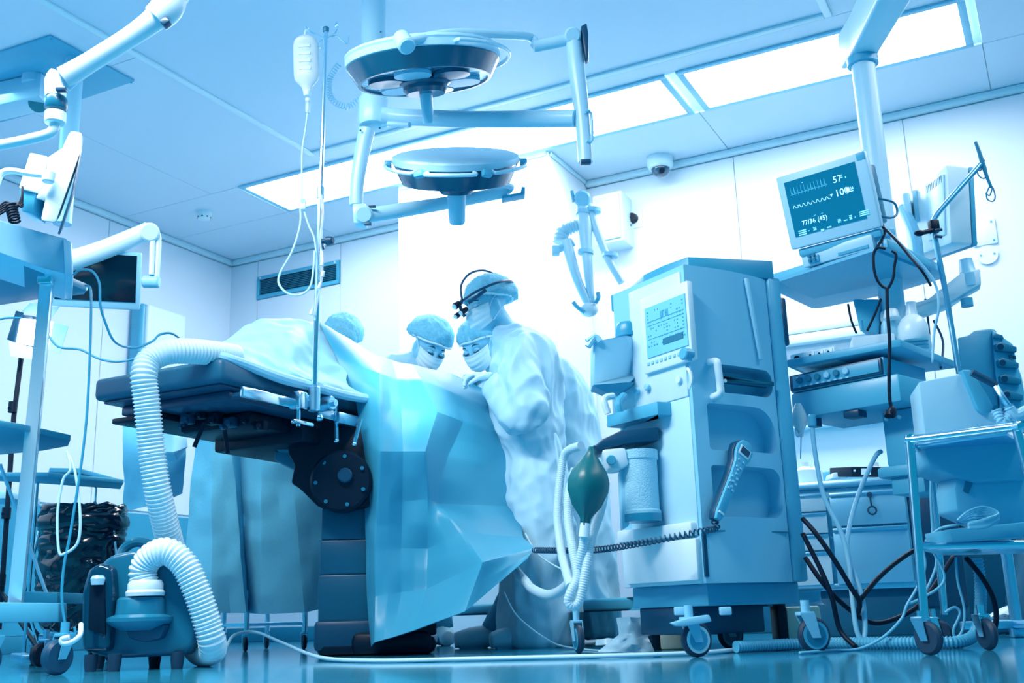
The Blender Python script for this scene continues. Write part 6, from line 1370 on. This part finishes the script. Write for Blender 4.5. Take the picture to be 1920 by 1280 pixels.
B().lathe([(0, 0), (.03, 0), (.033, .006), (.033, .034), (.03, .04), (0, .04)], P(104, 206, D), (0, 0, 1), 24).build('collar', mat('collar_blue', .3, .25), t)
B().lathe([(0, 0), (.028, 0), (.031, .004), (.031, .036), (0, .036)], P(103, 232, D), (0, 0, 1), 24).build('lower_collar', white, t)
B().tube(PP([(103, 230, D), (100, 243, D), (88, 252, D), (50, 262, D), (0, 272, D), (-60, 282, D)]), .0155, 12, 5).build('support_tube', white, t)
B().box(P(115, 168, D-.035), (.03, .02, .012), .002).build('slot', navy, t)
# ceiling plate and box of the left pendant
pl = [(94, 68), (250, 153), (150, 190), (-40, 245), (-60, 110)]
zpl = CZ-.012
t = T('ceiling_plate', 'square blue ceiling plate with screws at upper left', 'ceiling plate', PZ(100, 150, zpl))
B().slab(zpoly([(94, 68), (252, 153), (120, 198), (-120, 262), (-140, 148), (-60, 118)], zpl), (0, 0, .011), .002).build('plate', mat('plate_blue', .62, .4), t)
for x, y in ((96, 73), (246, 154)): B().cyl(PZ(x, y, zpl), PZ(x, y, zpl)-V((0, 0, .004)), .006).build('screw', inkm, t)
t = T('ceiling_box', 'white ceiling mounted box with round green cap hanging from the plate', 'ceiling box', P(40, 180, 5.0))
zb7 = CZ-.155
B().slab(zpoly([(-80, 212), (74, 180), (97, 206), (-80, 246)], zb7), (0, 0, .14), .01).build('case', lampw, t)
B().cyl(PZ(72, 193, zb7+.002), PZ(72, 193, zb7-.004), .05, seg=28).build('round_cap', mat('green_cap', .3, .4, col=(.01, .25, .33, 1)), t)
B().tube([PZ(60, 190, zb7)+V((0, 0, .1)), V((PZ(60, 190, zb7).x, PZ(60, 190, zb7).y, CZ-.012))], .06, 16, 1).build('neck', lampw, t)
t = T('pendant_tube', 'pale vertical pendant tube behind the upper left spring arm', 'pendant tube', P(127, 400, 5.0))
q = PZ(130, 172, CZ-.012); q = V((P(134, 200, 5.0).x, 5.0, 0)); B().cyl((q.x, 5.0, CZ-.001), (q.x, 5.0, P(120, 420, 5.0).z), .045, seg=28).build('tube', lblue, t)
# ================================================================ hose holders by the column
D = 5.4
t = T('hose_holder', 'pale jointed hose holder arms hanging in the corner right of the column', 'hose holder', P(1095, 580, D))
B().cyl(P(1092, 372, D-.05), P(1092, 372, D+.05), .045, bev=.01, seg=24).build('upper_joint', lblue, t)
B().tube(PP([(1092, 385, D), (1097, 420, D), (1100, 470, D), (1105, 530, D), (1110, 568, D)]), [.034, .038, .03, .022, .018], 12, 4).build('arm', mat('arm_pale', .86, .35), t)
B().tube(PP([(1062, 450, D), (1072, 490, D), (1085, 530, D), (1104, 572, D)]), [.03, .028, .024, .022], 12, 3).build('arm', mat('arm_pale', .75), t)
B().tube(PP([(1104, 385, D), (1118, 430, D), (1140, 485, D), (1166, 530, D)]), [.022, .022, .02, .02], 12, 3).build('arm', mat('arm_pale', .75), t)
B().ell(P(1104, 580, D), (.05, .04, .04)).build('lower_joint', white, t)
for pts in ([(1096, 585), (1082, 575), (1075, 566)], [(1116, 568), (1122, 558), (1121, 548)], [(1076, 378), (1073, 362), (1072, 358)]): B().tube([P(x, y, D-.03) for x, y in pts], .011, 8, 4).build('clip', mblue, t)
for x, y in ((1094, 402), (1098, 476), (1144, 482), (1112, 398)): B().lathe([(0, 0), (.042, 0), (.042, .02), (0, .02)], P(x, y, D), (.1, 0, 1), 16).build('band', lblue, t)
B().tube(PP([(1040, 470, D), (1060, 462, D), (1075, 455, D)]), .02, 8, 3).box(P(1042, 470, D), (.04, .05, .05), .006).build('side_clip', lblue, t)
B().corr(PP([(1050, 455, D+.05), (1055, 435, D+.05), (1072, 425, D+.05), (1088, 420, D+.05)]), .035, pitch=.02, depth=.25, seg=12).build('short_hose', mat('arm_pale', .75), t)
# ================================================================ turn everything from the work frame into the room's axes
for o in list(COL.objects):
    if o.parent is None and o.type in ('MESH', 'EMPTY'):
        o.matrix_basis = ROOM @ o.matrix_basis
